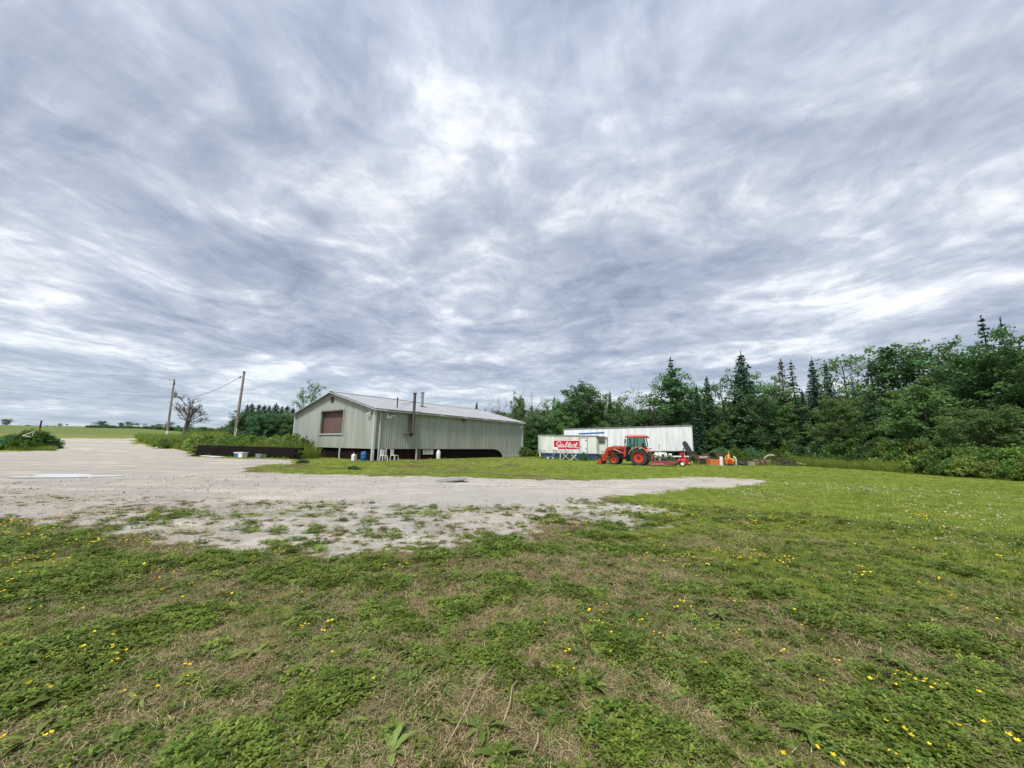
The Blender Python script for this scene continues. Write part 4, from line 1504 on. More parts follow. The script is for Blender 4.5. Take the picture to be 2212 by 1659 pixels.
def build_long_trailer():
    a = at(1218, 960, 46.2); b = at(1497, 960, 42.0)
    ang, L = frame_from((a[0], a[1]), (b[0], b[1]))
    gz = hz1(b[0], b[1])
    zt, zb = topz(1495, 918.5, 42.0) - gz, topz(1498, 973.5, 42.0) - gz
    e = empty('semi_trailer', (a[0], a[1], gz), ang, 'long white semi trailer box parked in front of the trees', 'trailer')
    W = 2.55
    tl = topz(1218, 926.5, 46.2) - gz     # the box sits slightly nose down
    dz = tl - zt
    shear = lambda x: dz * (1 - x / L)
    npan = 12
    body = MB()
    def q(x, y, z):
        return (x, y, z + shear(x))
    body.add([q(0, 0, zb), q(L, 0, zb), q(L, W, zb), q(0, W, zb), q(0, 0, zt), q(L, 0, zt), q(L, W, zt), q(0, W, zt)],
             [(0, 1, 2, 3), (4, 5, 6, 7), (0, 1, 5, 4), (1, 2, 6, 5), (2, 3, 7, 6), (3, 0, 4, 7)])
    bo = body.build('box_body', M_TRAIL, e)
    for i in range(npan):
        xa, xb = L * i / npan + .012, L * (i + 1) / npan - .012
        m_ = MB().add([q(xa, -.012, zb + .12), q(xb, -.012, zb + .12), q(xb, -.012, zt - .14), q(xa, -.012, zt - .14),
                       q(xa, .0, zb + .12), q(xb, .0, zb + .12), q(xb, .0, zt - .14), q(xa, .0, zt - .14)],
                      [(0, 1, 2, 3), (0, 4, 5, 1), (1, 5, 6, 2), (2, 6, 7, 3), (3, 7, 4, 0)])
        m_.build('side_panel', M_TRAIL, e)
    rail = lambda z0, z1, y, m, n: MB().add([q(-.02, y, z0), q(L + .02, y, z0), q(L + .02, y, z1), q(-.02, y, z1), q(-.02, y + .06, z0), q(L + .02, y + .06, z0), q(L + .02, y + .06, z1), q(-.02, y + .06, z1)],
                                              [(0, 1, 2, 3), (4, 5, 6, 7), (0, 1, 5, 4), (3, 2, 6, 7), (0, 3, 7, 4), (1, 2, 6, 5)]).build(n, m, e)
    rail(zt - .13, zt + .03, -.04, mat('grimy_rail', (.22, .22, .22), .6, c2=(.1, .1, .1), scale=4), 'top_rail')
    rail(zb - .02, zb + .10, -.035, M_TRAIL2, 'bottom_rail')
    MB().box((L / 2, W / 2, zb - .14), (L * .96, 1.0, .2)).build('chassis', M_DKGREY, e)
    for xx in (L * .70, L * .80):
        MB().box((xx, W / 2, .55), (.15, 2.1, .14)).build('axle', M_BLACK, e)
        for yy in (.25, W - .25):
            w = MB().lathe([(-.13, .25), (-.15, .45), (-.12, .5), (.12, .5), (.15, .45), (.13, .25)], (xx, yy, .5), (0, 1, 0), 20).build('wheel', M_TYRE, e, True)
            MB().lathe([(-.12, .0), (-.12, .25), (.12, .25), (.12, 0)], (xx, yy, .5), (0, 1, 0), 14).build('rim', M_DKGREY, w, True)
    for yy in (.4, W - .4):
        MB().box((L * .22, yy, zb / 2), (.12, .12, zb)).build('landing_leg', M_STEEL, e)
        MB().box((L - .9, yy - .2, zb / 2), (.10, .10, zb)).build('support_post', M_CREAM, e)
    MB().box((L * .62, .15, zb / 2), (.22, .2, zb)).build('support_post', M_DKGREY, e)
    # blue painted band near the front
    xa, xb = L * .125, L * .335
    MB().add([q(xa, -.02, zt - .72), q(xb, -.02, zt - .66), q(xb, -.02, zt - .48), q(xa, -.02, zt - .54),
              q(xa, -.012, zt - .72), q(xb, -.012, zt - .66), q(xb, -.012, zt - .48), q(xa, -.012, zt - .54)],
             [(0, 1, 2, 3), (0, 4, 5, 1), (1, 5, 6, 2), (2, 6, 7, 3), (3, 7, 4, 0)]).build('blue_band', M_BLUE2, e)
    xr = L * .335
    for xx in (.02, L - .05):
        MB().add([q(xx - .03, -.03, zb), q(xx + .06, -.03, zb), q(xx + .06, -.03, zt - .13), q(xx - .03, -.03, zt - .13),
                  q(xx - .03, .01, zb), q(xx + .06, .01, zb), q(xx + .06, .01, zt - .13), q(xx - .03, .01, zt - .13)],
                 [(0, 1, 2, 3), (0, 4, 5, 1), (1, 5, 6, 2), (2, 6, 7, 3), (3, 7, 4, 0)]).build('corner_post', M_TRIM, e)


build_long_trailer()

STROKES = [
    [(892, 366), (886, 336), (852, 316), (795, 330), (752, 368), (752, 398), (784, 420), (806, 448), (800, 486), (770, 496), (700, 494), (660, 492)],
    [(834, 452), (868, 436), (888, 412), (876, 395), (850, 406), (834, 440), (840, 474), (866, 486), (904, 462)],
    [(966, 408), (942, 398), (914, 426), (906, 464), (922, 484), (950, 460), (972, 405), (958, 455), (968, 484), (1000, 462)],
    [(1000, 462), (1062, 396), (1106, 334), (1094, 318), (1068, 345), (1040, 415), (1030, 470), (1048, 486), (1080, 462)],
    [(1080, 462), (1130, 405), (1174, 330), (1142, 400), (1122, 458), (1132, 485), (1160, 466)], [(1112, 384), (1206, 372)],
    [(1166, 456), (1202, 440), (1226, 414), (1214, 396), (1188, 412), (1172, 448), (1180, 480), (1208, 486), (1240, 464)],
    [(1240, 464), (1284, 392), (1300, 412), (1316, 445), (1304, 478), (1278, 488), (1254, 476)],
    [(1316, 466), (1362, 405), (1404, 335), (1370, 408), (1344, 466), (1352, 494), (1400, 500), (1484, 500)], [(1318, 392), (1428, 374)],
    [(1385, 440), (1395, 430), (1405, 440), (1395, 450), (1385, 440)]]


def build_small_trailer():
    Y = 42.0
    a = at(1164, 985, Y + .15); b = at(1289.5, 985, Y)
    ang, L = frame_from((a[0], a[1]), (b[0], b[1]))
    gz = max(topz(1230, 990, Y), hz1(b[0], b[1]) - .02)
    e = empty('box_trailer', (a[0], a[1], gz), ang, 'short white box trailer with a red Sealtest panel on its side', 'trailer')
    H = topz(1230, 940, Y) - gz
    zs = topz(1230, 980, Y) - gz
    W = 2.3
    MB().box((L / 2, W / 2, (H + zs) / 2), (L, W, H - zs)).build('box_body', M_TRAIL2, e, bevel=.02)
    MB().box((L / 2, -.02, H - .05), (L + .04, .06, .1)).build('top_rail', mat('grimy_grey', (.3, .32, .29), .7, var=.4), e)
    MB().box((.09, -.015, (H + zs) / 2), (.20, .03, H - zs - .12)).build('corner_post', M_TRIM, e)
    MB().box((L / 2, -.018, zs + .035), (L, .05, .07)).build('bottom_rail', mat('grimy_grey', (.3, .32, .29)), e)
    MB().box((L / 2 + .12, .05, zs / 2 - .03), (L - .3, .05, zs - .04)).build('skirt', M_BLUE, e)
    MB().box((.12, .02, zs / 2 - .02), (.16, .1, zs)).build('skirt_end', M_CREAM, e)
    for xx in (L * .42, L * .42 + .9):
        for yy in (.35, W - .2):
            w = MB().lathe([(-.1, .2), (-.12, .34), (-.09, .38), (.09, .38), (.12, .34), (.1, .2)], (xx, yy, .36), (0, 1, 0), 18).build('wheel', M_TYRE, e, True)
            MB().lathe([(-.1, 0), (-.1, .2), (.1, .2), (.1, 0)], (xx, yy, .36), (0, 1, 0), 12).build('rim', M_WHITE, w, True)
    # sign, measured on the side of the box: x along, z up
    X = lambda zx: (zx - 180) / (2035 - 180) * L
    Zz = lambda zy: H - .02 - (zy - 115) / (690 - 115) * (H - zs)
    MB().add([(X(645), -.008, Zz(268)), (X(1510), -.008, Zz(262)), (X(1510), -.008, Zz(560)), (X(645), -.008, Zz(560))], [(0, 1, 2, 3)]).add(
        [(X(645), .002, Zz(268)), (X(1510), .002, Zz(262)), (X(1510), .002, Zz(560)), (X(645), .002, Zz(560))], [(0, 1, 2, 3)]).build('sign_border', M_LETTER, e)
    sg = MB().prism([(X(662), Zz(285)), (X(1492), Zz(278)), (X(1492), Zz(546)), (X(795), Zz(546)), (X(795), Zz(482)), (X(662), Zz(482))], (-.013, -.0085)).build('sign_panel', M_SIGN, e)
    lt = MB()
    for st in STROKES:
        pts = np.array(st, float)
        # smooth the pen stroke
        k = len(pts)
        if k > 2:
            t = np.linspace(0, k - 1, (k - 1) * 5 + 1)
            out = []
            for tt in t:
                i = min(int(tt), k - 2); f = tt - i
                p0, p1, p2, p3 = pts[max(i - 1, 0)], pts[i], pts[i + 1], pts[min(i + 2, k - 1)]
                out.append(.5 * ((2 * p1) + (-p0 + p2) * f + (2 * p0 - 5 * p1 + 4 * p2 - p3) * f * f + (-p0 + 3 * p1 - 3 * p2 + p3) * f ** 3))
            pts = np.array(out)
        wdt = 9.0 if len(st) != 5 or st[0] != st[-1] else 6
        for i in range(len(pts) - 1):
            p, q = pts[i], pts[i + 1]
            d = (q - p); d = d / (np.linalg.norm(d) + 1e-6)
            nn = np.array([-d[1], d[0]]) * wdt
            p = p - d * wdt * .35; q = q + d * wdt * .35
            yy = -.0165 - .00004 * (i % 7)
            lt.add([(X(v[0]), yy, Zz(v[1])) for v in (p + nn, q + nn, q - nn, p - nn)], [(0, 1, 2, 3)])
    lt.build('sign_lettering', M_LETTER, sg)
    # side door with frame, hinges, handle
    dx0, dx1 = X(1490), X(1720)
    dz0, dz1 = Zz(668), Zz(205)
    dr = MB().box(((dx0 + dx1) / 2, -.02, (dz0 + dz1) / 2), (dx1 - dx0 - .03, .04, dz1 - dz0)).build('door', M_TRAIL, e, bevel=.01)
    for zz in (Zz(262), Zz(525)):
        MB().box((dx1 - .08, -.05, zz), (.22, .03, .05)).build('hinge', M_DKGREY, dr)
    MB().box((dx0 + .08, -.055, (dz0 + dz1) / 2 - .05), (.05, .04, .18)).build('handle', M_STEEL, dr)
    for xx in (dx0 - .03, dx1 + .035):
        MB().box((xx, -.02, (dz0 + dz1) / 2 - .05), (.05, .05, dz1 - dz0 + .3)).build('door_post', M_STEEL, e)
    MB().box(((dx0 + dx1) / 2, -.021, dz1 + .05), (dx1 - dx0 + .2, .05, .06)).build('door_head', M_STEEL, e)
    # grey front corner, then the nose with a cooling unit
    MB().box((L + .10, .35, (H + zs) / 2), (.2, .7, H - zs)).build('front_corner', mat('grey_green_panel', (.36, .38, .33), .6, var=.2), e)
    MB().box((L + .11, .34, H - .16), (.24, .74, .3)).build('corner_cap', M_DKGREY, e)
    MB().box((L + .72, .75, (H + zs) / 2 - .05), (1.0, .9, H - zs - .1)).build('nose_box', M_TRAIL2, e, bevel=.02)
    cu = MB().box((L + .60, .22, H - .38), (.62, .2, .62)).build('cooling_unit', M_DKGREY, e, bevel=.015)
    for k in range(5):
        MB().box((L + .60, .105, H - .60 + k * .11), (.54, .03, .035), (R(25), 0, 0)).build('grille_slat', M_STEEL, cu)
    MB().box((L + 1.1, .28, H - .2), (.3, .06, .22)).build('nose_bracket', M_STEEL, e)
    MB().box((L + 1.24, .27, (H + zs) / 2 - .1), (.045, .05, H - zs - .1)).build('nose_edge', M_DKGREY, e)
    MB().box((L + .6, .45, zs / 2), (.9, .1, zs - .02)).build('nose_skirt', mat('green_blue_paint', (.02, .10, .12), .6, var=.3), e)
    # things leaning in front of it
    P = lambda zx, dy: (Vector((a[0], a[1], 0)) + Matrix.Rotation(ang, 3, 'Z') @ Vector((X(zx), -dy, 0)))
    for i, (zx, lab) in enumerate(((215, 'curl topped iron hook at the left end of the small trailer'), (350, 'curl topped iron hook second from the left end of the small trailer'),
                                   (685, 'curl topped iron hook below the start of the red panel'), (1015, 'curl topped iron hook beside the white trestle'))):
        p = P(zx, .5)
        z = hz1(p.x, p.y)
        h = EYE * 0 + (Zz(600) + gz - z)
        k = empty('hook_stake', (p.x, p.y, z), ang, lab, 'hook', 'curled hooks before the small trailer')
        pts = [(.55, 0, -.05), (.30, 0, h * .42), (.13, 0, h * .80), (.08, 0, h * .93)]
        MB().tube(pts, .032, 6).build('shaft', M_BLACK, k, True)
        cu_ = [(.08 - .13 * (1 - math.cos(t)), 0, h * .93 + .12 * math.sin(t)) for t in np.linspace(0, 4.3, 12)]
        MB().tube(cu_, .03, 6).build('curl', M_BLACK, k, True)
        MB().bar((.42, -.05, h * .2), (.42, .05, h * .21), .03).build('foot_bar', M_BLACK, k)
    p = P(835, .8); z = hz1(p.x, p.y)
    k = empty('post', (p.x, p.y, z), ang, 'short white post leaning before the red panel of the small trailer', 'post')
    MB().bar((0, 0, -.1), (.06, .05, .88), .08).build('shaft', M_CREAM, k)
    MB().box((.06, .05, .90), (.13, .13, .05)).build('cap', M_CREAM, k)
    for i, (zx, dy, lab) in enumerate(((1010, .75, 'white crossed trestle left of its partner before the small trailer'), (1270, .95, 'white crossed trestle nearest the trailer door'))):
        p = P(zx, dy); z = hz1(p.x, p.y)
        k = empty('trestle', (p.x, p.y, z), ang + .15 * i, lab, 'trestle', 'crossed trestles before the small trailer')
        k.scale = (.8, .8, .78)
        MB().bar((-.5, -.05, -.03), (.35, .05, .82), .09, .05).build('leg', M_CREAM if i else M_PLANK, k)
        MB().bar((.5, .05, -.03), (-.3, -.05, .80), .09, .05).build('leg', M_CREAM if i == 0 else M_CREAM, k)
        MB().bar((0, -.04, .38), (0, .45, .38), .07).build('crossbar', M_PLANK, k)
        MB().bar((-.5, .42, -.03), (.35, .5, .82), .09, .05).build('leg', M_CREAM, k)
        MB().bar((.5, .5, -.03), (-.3, .42, .80), .09, .05).build('leg', M_CREAM, k)
    p = P(1595, .6)
    plant('darkbush', p.x, p.y, .95, 'small dark bush growing in front of the trailer door', None, .55)
    p = P(520, .55); z = hz1(p.x, p.y)
    k = empty('push_mower', (p.x, p.y, z), ang + .2, 'small dark push mower with white wheels before the blue skirt', 'mower')
    MB().box((0, 0, .22), (.5, .42, .14), taper=.8).build('deck', M_BLUE2, k, bevel=.03)
    MB().lathe([(0, .12), (.16, .12), (.2, .06), (.2, 0)], (0, 0, .29), (0, 0, 1), 12).build('engine', M_BLACK, k, True)
    for sx in (-.25, .25):
        for sy in (-.22, .22):
            MB().lathe([(-.025, 0), (-.025, .1), (.025, .1), (.025, 0)], (sx, sy, .1), (0, 1, 0), 12).build('wheel', M_WHITE, k, True)
    for sy in (-.17, .17):
        MB().bar((.22, sy, .25), (.8, sy, .85), .025).build('handle', M_STEEL, k)
    MB().bar((.8, -.17, .85), (.8, .17, .85), .025).build('grip', M_BLACK, k)


build_small_trailer()


# ------------------------------------------------------------------ tractor
def wheel(parent, c, Rr, rim, wd, lugs=22, yaw=0.0):
    prof = [(-wd * .40, rim), (-wd * .5, rim + (Rr - rim) * .45), (-wd * .46, Rr * .955), (-wd * .3, Rr * .975), (wd * .3, Rr * .975), (wd * .46, Rr * .955), (wd * .5, rim + (Rr - rim) * .45), (wd * .40, rim)]
    w = MB().lathe(prof, c, (0, 1, 0), 36).build('wheel', M_TYRE, parent, True)
    lg = MB()
    for i in range(lugs):
        for s in (-1, 1):
            a = 2 * math.pi * (i + (.5 if s > 0 else 0)) / lugs
            ca, sa = math.cos(a), math.sin(a)
            rm = Matrix.Rotation(-a, 4, 'Y') @ Matrix.Rotation(s * R(40), 4, 'X')
            m4 = Matrix.Translation(Vector(c) + Vector((ca * Rr * .985, s * wd * .24, sa * Rr * .985))) @ Matrix.Rotation(-a, 4, 'Y') @ Matrix.Rotation(s * R(38), 4, 'X')
            bx = MB().box((0, 0, 0), (Rr * .075, wd * .58, Rr * .065))
            lg.add([m4 @ Vector(v) for v in bx.v], bx.f)
    lg.build('tread', M_TYRE, w)
    sy = 1 if c[1] > 0 else -1
    rp = [(-wd * .40, rim * 1.0), (wd * .36, rim * 1.02), (wd * .40, rim * .98), (wd * .30, rim * .90), (wd * .12, rim * .82), (wd * .05, rim * .60), (wd * .12, rim * .40), (wd * .12, rim * .30), (wd * .22, rim * .24), (wd * .22, 0)]
    MB().lathe(rp, c, (0, sy, 0), 30).build('rim', M_RIM, w, True)
    MB().lathe([(wd * .2, rim * .22), (wd * .27, rim * .2), (wd * .27, 0)], c, (0, sy, 0), 16).build('hub', M_BLACK, w, True)
    for k in range(8):
        a = k * math.pi / 4
        MB().lathe([(0, .0), (0, .022), (wd * .1, .022), (wd * .1, 0)], (c[0] + math.cos(a) * rim * .34, c[1] + sy * wd * .08, c[2] + math.sin(a) * rim * .34), (0, sy, 0), 6).build('wheel_nut', M_BLACK, w)
    return w


def build_tractor():
    th = R(28)
    Y = 36.0
    hub = at(1339 + 41, 990, Y)   # near rear hub
    fw = Vector((-math.cos(th), math.sin(th), 0)); lf = Vector((-math.sin(th), -math.cos(th), 0))
    org = Vector((hub[0], hub[1], 0)) - lf * .82
    gz = hz1(org.x, org.y)
    rz = math.atan2(fw.y, fw.x)
    e = empty('tractor', (org.x, org.y, gz - .02), rz, 'orange red farm tractor with a glazed cab and front loader', 'tractor')
    for s in (1, -1):
        wheel(e, (0, s * .82, .77), .77, .47, .46, 22)
        wheel(e, (2.3, s * .74, .50), .50, .295, .32, 18)
    # drive line
    MB().tube([(0, -.75, .77), (0, .75, .77)], .13, 12).build('rear_axle', M_BLACK, e, True)
    MB().tube([(2.3, -.65, .5), (2.3, .65, .5)], .10, 10).build('front_axle', M_BLACK, e, True)
    MB().box((.75, 0, .78), (1.9, .46, .5)).build('transmission', M_BLACK, e, bevel=.04)
    MB().box((2.15, 0, .78), (1.1, .42, .42)).build('engine_block', M_BLACK, e, bevel=.04)
    MB().box((.85, .48, .62), (.7, .34, .46)).build('fuel_tank', M_BLACK, e, bevel=.06)
    for k in range(3):
        MB().box((1.05, .72 , .38 + k * .24), (.34, .22, .03)).build('step', M_BLACK, e)
    for xx in (.89, 1.21):
        MB().bar((xx, .74, .34), (xx, .74, .95), .03).build('step_hanger', M_BLACK, e)
    # bonnet: tapered nose with grille
    bon = MB()
    secs = [(1.15, .36, 1.05, 1.74), (1.7, .36, 1.02, 1.70), (2.4, .34, .98, 1.62), (2.75, .31, .95, 1.52), (2.92, .25, .98, 1.36)]
    vs, fs = [], []
    for (x, w, zl, zh) in secs:
        vs += [(x, -w, zl), (x, -w, zh - .12), (x, -w * .72, zh), (x, w * .72, zh), (x, w, zh - .12), (x, w, zl)]
    for i in range(len(secs) - 1):
        for k in range(6):
            a, b_ = i * 6 + k, i * 6 + (k + 1) % 6
            fs.append((a, b_, b_ + 6, a + 6))
    fs += [tuple(range(6)), tuple(range(24, 30))]
    bon.add(vs, fs).build('bonnet', M_ORANGE, e, True, bevel=.02)
    MB().box((2.93, 0, 1.15), (.03, .40, .32)).build('grille', M_BLACK, e)
    for s in (1, -1):
        MB().box((2.90, s * .17, 1.31), (.05, .12, .08)).build('headlight', M_WHITE, e)
        MB().box((1.95, s * .345, 1.22), (.8, .02, .26)).build('side_grille', M_BLACK, e)
        MB().prism([(1.85, 1.0), (1.9, 1.06), (2.2, 1.09), (2.55, 1.04), (2.75, .9), (2.72, .88), (2.53, 1.01), (2.2, 1.06), (1.92, 1.03)], (s * .60, s * .9)).build('front_mudguard', M_BLACK, e)
    MB().tube([(1.45, -.30, 1.6), (1.45, -.30, 2.45)], .045, 10).build('exhaust', M_BLACK, e, True)
    # cab
    fr = .05
    zf, zr = .98, 2.58
    P = {}
    for s in (1, -1):
        A0, A1 = (1.18, s * .62, zf), (1.02, s * .60, zr)
        Bm0, Bm1 = (.40, s * .72, 1.25), (.36, s * .64, zr)
        C0, C1 = (-.62, s * .70, 1.72), (-.48, s * .62, zr)
        D0 = (.18, s * .72, 1.72)
        MB().bar(A0, A1, fr).build('cab_pillar', M_BLACK, e)
        MB().bar(Bm0, Bm1, fr).build('cab_pillar', M_BLACK, e)
        MB().bar(C0, C1, .07).build('cab_pillar', M_BLACK, e)
        MB().bar(A0, (.62, s * .72, .98), fr).build('door_sill', M_BLACK, e)
        MB().bar((.62, s * .72, .98), Bm0, fr).build('door_edge', M_BLACK, e)
        MB().bar(D0, C0, .07).build('window_sill', M_BLACK, e)
        MB().bar((.39, s * .72, 1.74), D0, fr).build('window_sill', M_BLACK, e)
        MB().add([A0, (.62, s * .722, .98), Bm0, Bm1, A1], [(0, 1, 2, 3, 4)]).build('door_glass', M_GLASS, e)
        MB().add([(.39, s * .722, 1.74), C0, C1, Bm1], [(0, 1, 2, 3)]).build('side_window', M_GLASS, e)
        MB().bar((.70, s * .70, .98), (.69, s * .625, zr), .03).build('door_bar', M_BLACK, e)
        P[s] = (A0, A1, C0, C1)
        # rear mudguard: a curved band over the wheel
        mg = MB()
        vs = []
        for t in np.linspace(R(10), R(158), 16):
            rr = .92
            vs += [(math.cos(t) * rr, s * .56, .80 + math.sin(t) * rr), (math.cos(t) * rr, s * 1.04, .80 + math.sin(t) * rr), (math.cos(t) * (rr - .07), s * 1.06, .80 + math.sin(t) * (rr - .07))]
        fs = []
        for i in range(15):
            fs += [(3 * i, 3 * i + 1, 3 * i + 4, 3 * i + 3), (3 * i + 1, 3 * i + 2, 3 * i + 5, 3 * i + 4)]
        g = mg.add(vs, fs).build('mudguard', mat('highlight_orange', (0.66, 0.20, 0.13), 0.45, var=.2), e, True)  # paler orange puts the highlight on the mudguard into its colour
        sl = g.modifiers.new('thickness', 'SOLIDIFY'); sl.thickness = .03
        MB().box((-.80, s * .84, 1.56), (.16, .3, .12)).build('tail_light', M_RED, e)
        MB().bar((.92, s * .62, 2.42), (1.06, s * 1.0, 2.42), .02).build('mirror_arm', M_BLACK, e)
        MB().box((1.08, s * 1.02, 2.22), (.04, .17, .34)).build('mirror', M_BLACK, e, bevel=.01)
    MB().add([P[1][0], P[-1][0], P[-1][1], P[1][1]], [(0, 1, 2, 3)]).build('windscreen', M_GLASS, e)
    MB().add([P[1][2], P[-1][2], P[-1][3], P[1][3]], [(0, 1, 2, 3)]).build('rear_window', M_GLASS, e)
    MB().bar((-.62, -.7, 1.72), (-.62, .7, 1.72), .07).build('rear_sill', M_BLACK, e)
    MB().bar((1.18, -.62, 1.74), (1.18, .62, 1.74), .06).build('dash_edge', M_BLACK, e)
    MB().box((.3, 0, 1.02), (1.6, 1.2, .08)).build('cab_floor', M_BLACK, e)
    MB().box((-.48, 0, 1.38), (.06, 1.2, .66)).build('rear_bulkhead', M_BLACK, e)
    MB().box((-.02, 0, 1.38), (.5, .5, .14)).build('seat', M_BLACK, e, bevel=.04)
    MB().box((-.26, 0, 1.76), (.14, .46, .66), (0, R(-8), 0)).build('backrest', M_BLACK, e, bevel=.05)
    MB().box((1.0, 0, 1.5), (.24, .36, .44)).build('dashboard', M_BLACK, e, bevel=.03)
    MB().tube([(.98, 0, 1.65), (.72, 0, 1.86)], .03, 8).build('steering_column', M_BLACK, e, True)
    MB().lathe([(0, .17), (.012, .19), (.025, .2), (.04, .19), (.025, .175)], (.72, 0, 1.86), (-.8, 0, .65), 20).build('steering_wheel', M_BLACK, e, True)
    # roof
    rf = MB()
    o0 = [(1.22, -.60), (1.22, .60), (1.0, .74), (-.55, .74), (-.72, .6), (-.72, -.6), (-.55, -.74), (1.0, -.74)]
    def ring(sc, z, dx=0):
        return [(x * sc + dx, y * sc, z) for x, y in o0]
    vs = ring(.97, 2.58) + ring(1.0, 2.64) + ring(.97, 2.73, .0) + ring(.80, 2.80, .03)
    fs = [tuple(range(8))[::-1], tuple(range(24, 32))]
    for i in range(3):
        for k in range(8):
            a, b_ = i * 8 + k, i * 8 + (k + 1) % 8
            fs.append((a, b_, b_ + 8, a + 8))
    rf.add(vs, fs).build('cab_roof', mat('highlight_red_roof', (0.60, 0.075, 0.07), .42, c2=(.66, .2, .17), scale=2), e, True)  # pinkish mottling paints the bright highlights into the roof colour
    for (xx, s) in ((1.2, 1), (1.2, -1), (-.72, 1), (-.72, -1)):
        MB().box((xx, s * .5, 2.57), (.1, .14, .1)).build('work_light', M_BLACK, e, bevel=.01)
    MB().bar((-.72, .5, 2.6), (-.86, .56, 2.66), .05).build('roof_bracket', M_BLACK, e)
    # front loader
    for s in (1, -1):
        y0 = s * .58
        MB().bar((1.30, y0, .78), (1.28, y0, 1.62), .15, .18).build('loader_tower', M_ORANGE, e, bevel=.012)
        MB().bar((1.3, y0 * .8, .85), (1.3, 0, .85), .14).build('tower_brace', M_BLACK, e)
        arm = [(1.22, 1.52), (1.30, 1.74), (2.62, 1.70), (2.92, 1.60), (3.42, .72), (3.45, .45), (3.28, .42), (3.18, .68), (2.76, 1.40), (2.55, 1.50), (1.4, 1.53)]
        MB().prism(arm, (y0 - .055, y0 + .055)).build('loader_arm', M_ORANGE, e, bevel=.012)
        MB().tube([(1.33, y0, 1.05), (1.75, y0, 1.22)], .055, 10).build('lift_cylinder', M_ORANGE, e, True)
        MB().tube([(1.75, y0, 1.22), (2.45, y0, 1.50)], .03, 8).build('cylinder_rod', M_STEEL, e, True)
        MB().tube([(2.35, s * .55, 1.60 + .12), (2.95, s * .55, 1.52)], .045, 10).build('tilt_cylinder', M_ORANGE, e, True)
        MB().tube([(2.95, s * .55, 1.5), (3.40, s * .55, .98)], .025, 8).build('cylinder_rod', M_STEEL, e, True)
        MB().prism([(2.86, 1.45), (3.02, 1.52), (3.12, 1.28), (2.98, 1.2)], (y0 - .09, y0 + .09)).build('tilt_link', M_ORANGE, e)
        MB().prism([(3.18, .34), (3.4, .30), (3.56, .62), (3.5, .88), (3.34, .92), (3.2, .6)], (y0 - .08, y0 + .08)).build('carrier_plate', M_ORANGE, e, bevel=.01)
        MB().tube([(1.5, s * .50, 1.70), (1.9, s * .48, 1.78), (2.5, s * .52, 1.74)], .018, 6).build('hydraulic_hose', M_BLACK, e, True)
    MB().tube([(3.05, -.58, 1.15), (3.05, .58, 1.15)], .07, 10).build('loader_cross_tube', M_ORANGE, e, True)
    bk = MB().prism([(3.42, .06), (3.98, .04), (4.0, .07), (3.62, .14), (3.54, .34), (3.56, .78), (3.72, .92), (3.68, .95), (3.50, .84), (3.45, .5)], (-.98, .98)).build('loader_bucket', M_BLACK, e)
    for s in (1, -1):
        MB().prism([(3.42, .06), (3.9, .05), (3.66, .44), (3.54, .60), (3.46, .5)], (s * .985 - .012, s * .985 + .012)).build('bucket_cheek', M_ORANGE if s > 0 else M_BLACK, bk)
    MB().tube([(3.55, -.6, .95), (3.6, -.6, 1.22), (3.6, .35, 1.24), (3.55, .35, .95)], .025, 8).build('guard_rail', M_DKGREY, bk, True)
    # three point linkage
    for s in (1, -1):
        MB().bar((-.25, s * .32, .62), (-1.15, s * .42, .5), .07).build('lift_arm', M_BLACK, e)
        MB().bar((-.35, s * .3, 1.1), (-.8, s * .4, .56), .04).build('lift_rod', M_DKGREY, e)
    MB().bar((-.35, 0, 1.05), (-1.25, 0, .95), .05).build('top_link', M_DKGREY, e)
    MB().bar((-.3, 0, .7), (-1.2, 0, .55), .06).build('drive_shaft', M_BLACK, e)
    return e, fw, lf, org, gz


TR, FW, LF, TORG, TGZ = build_tractor()


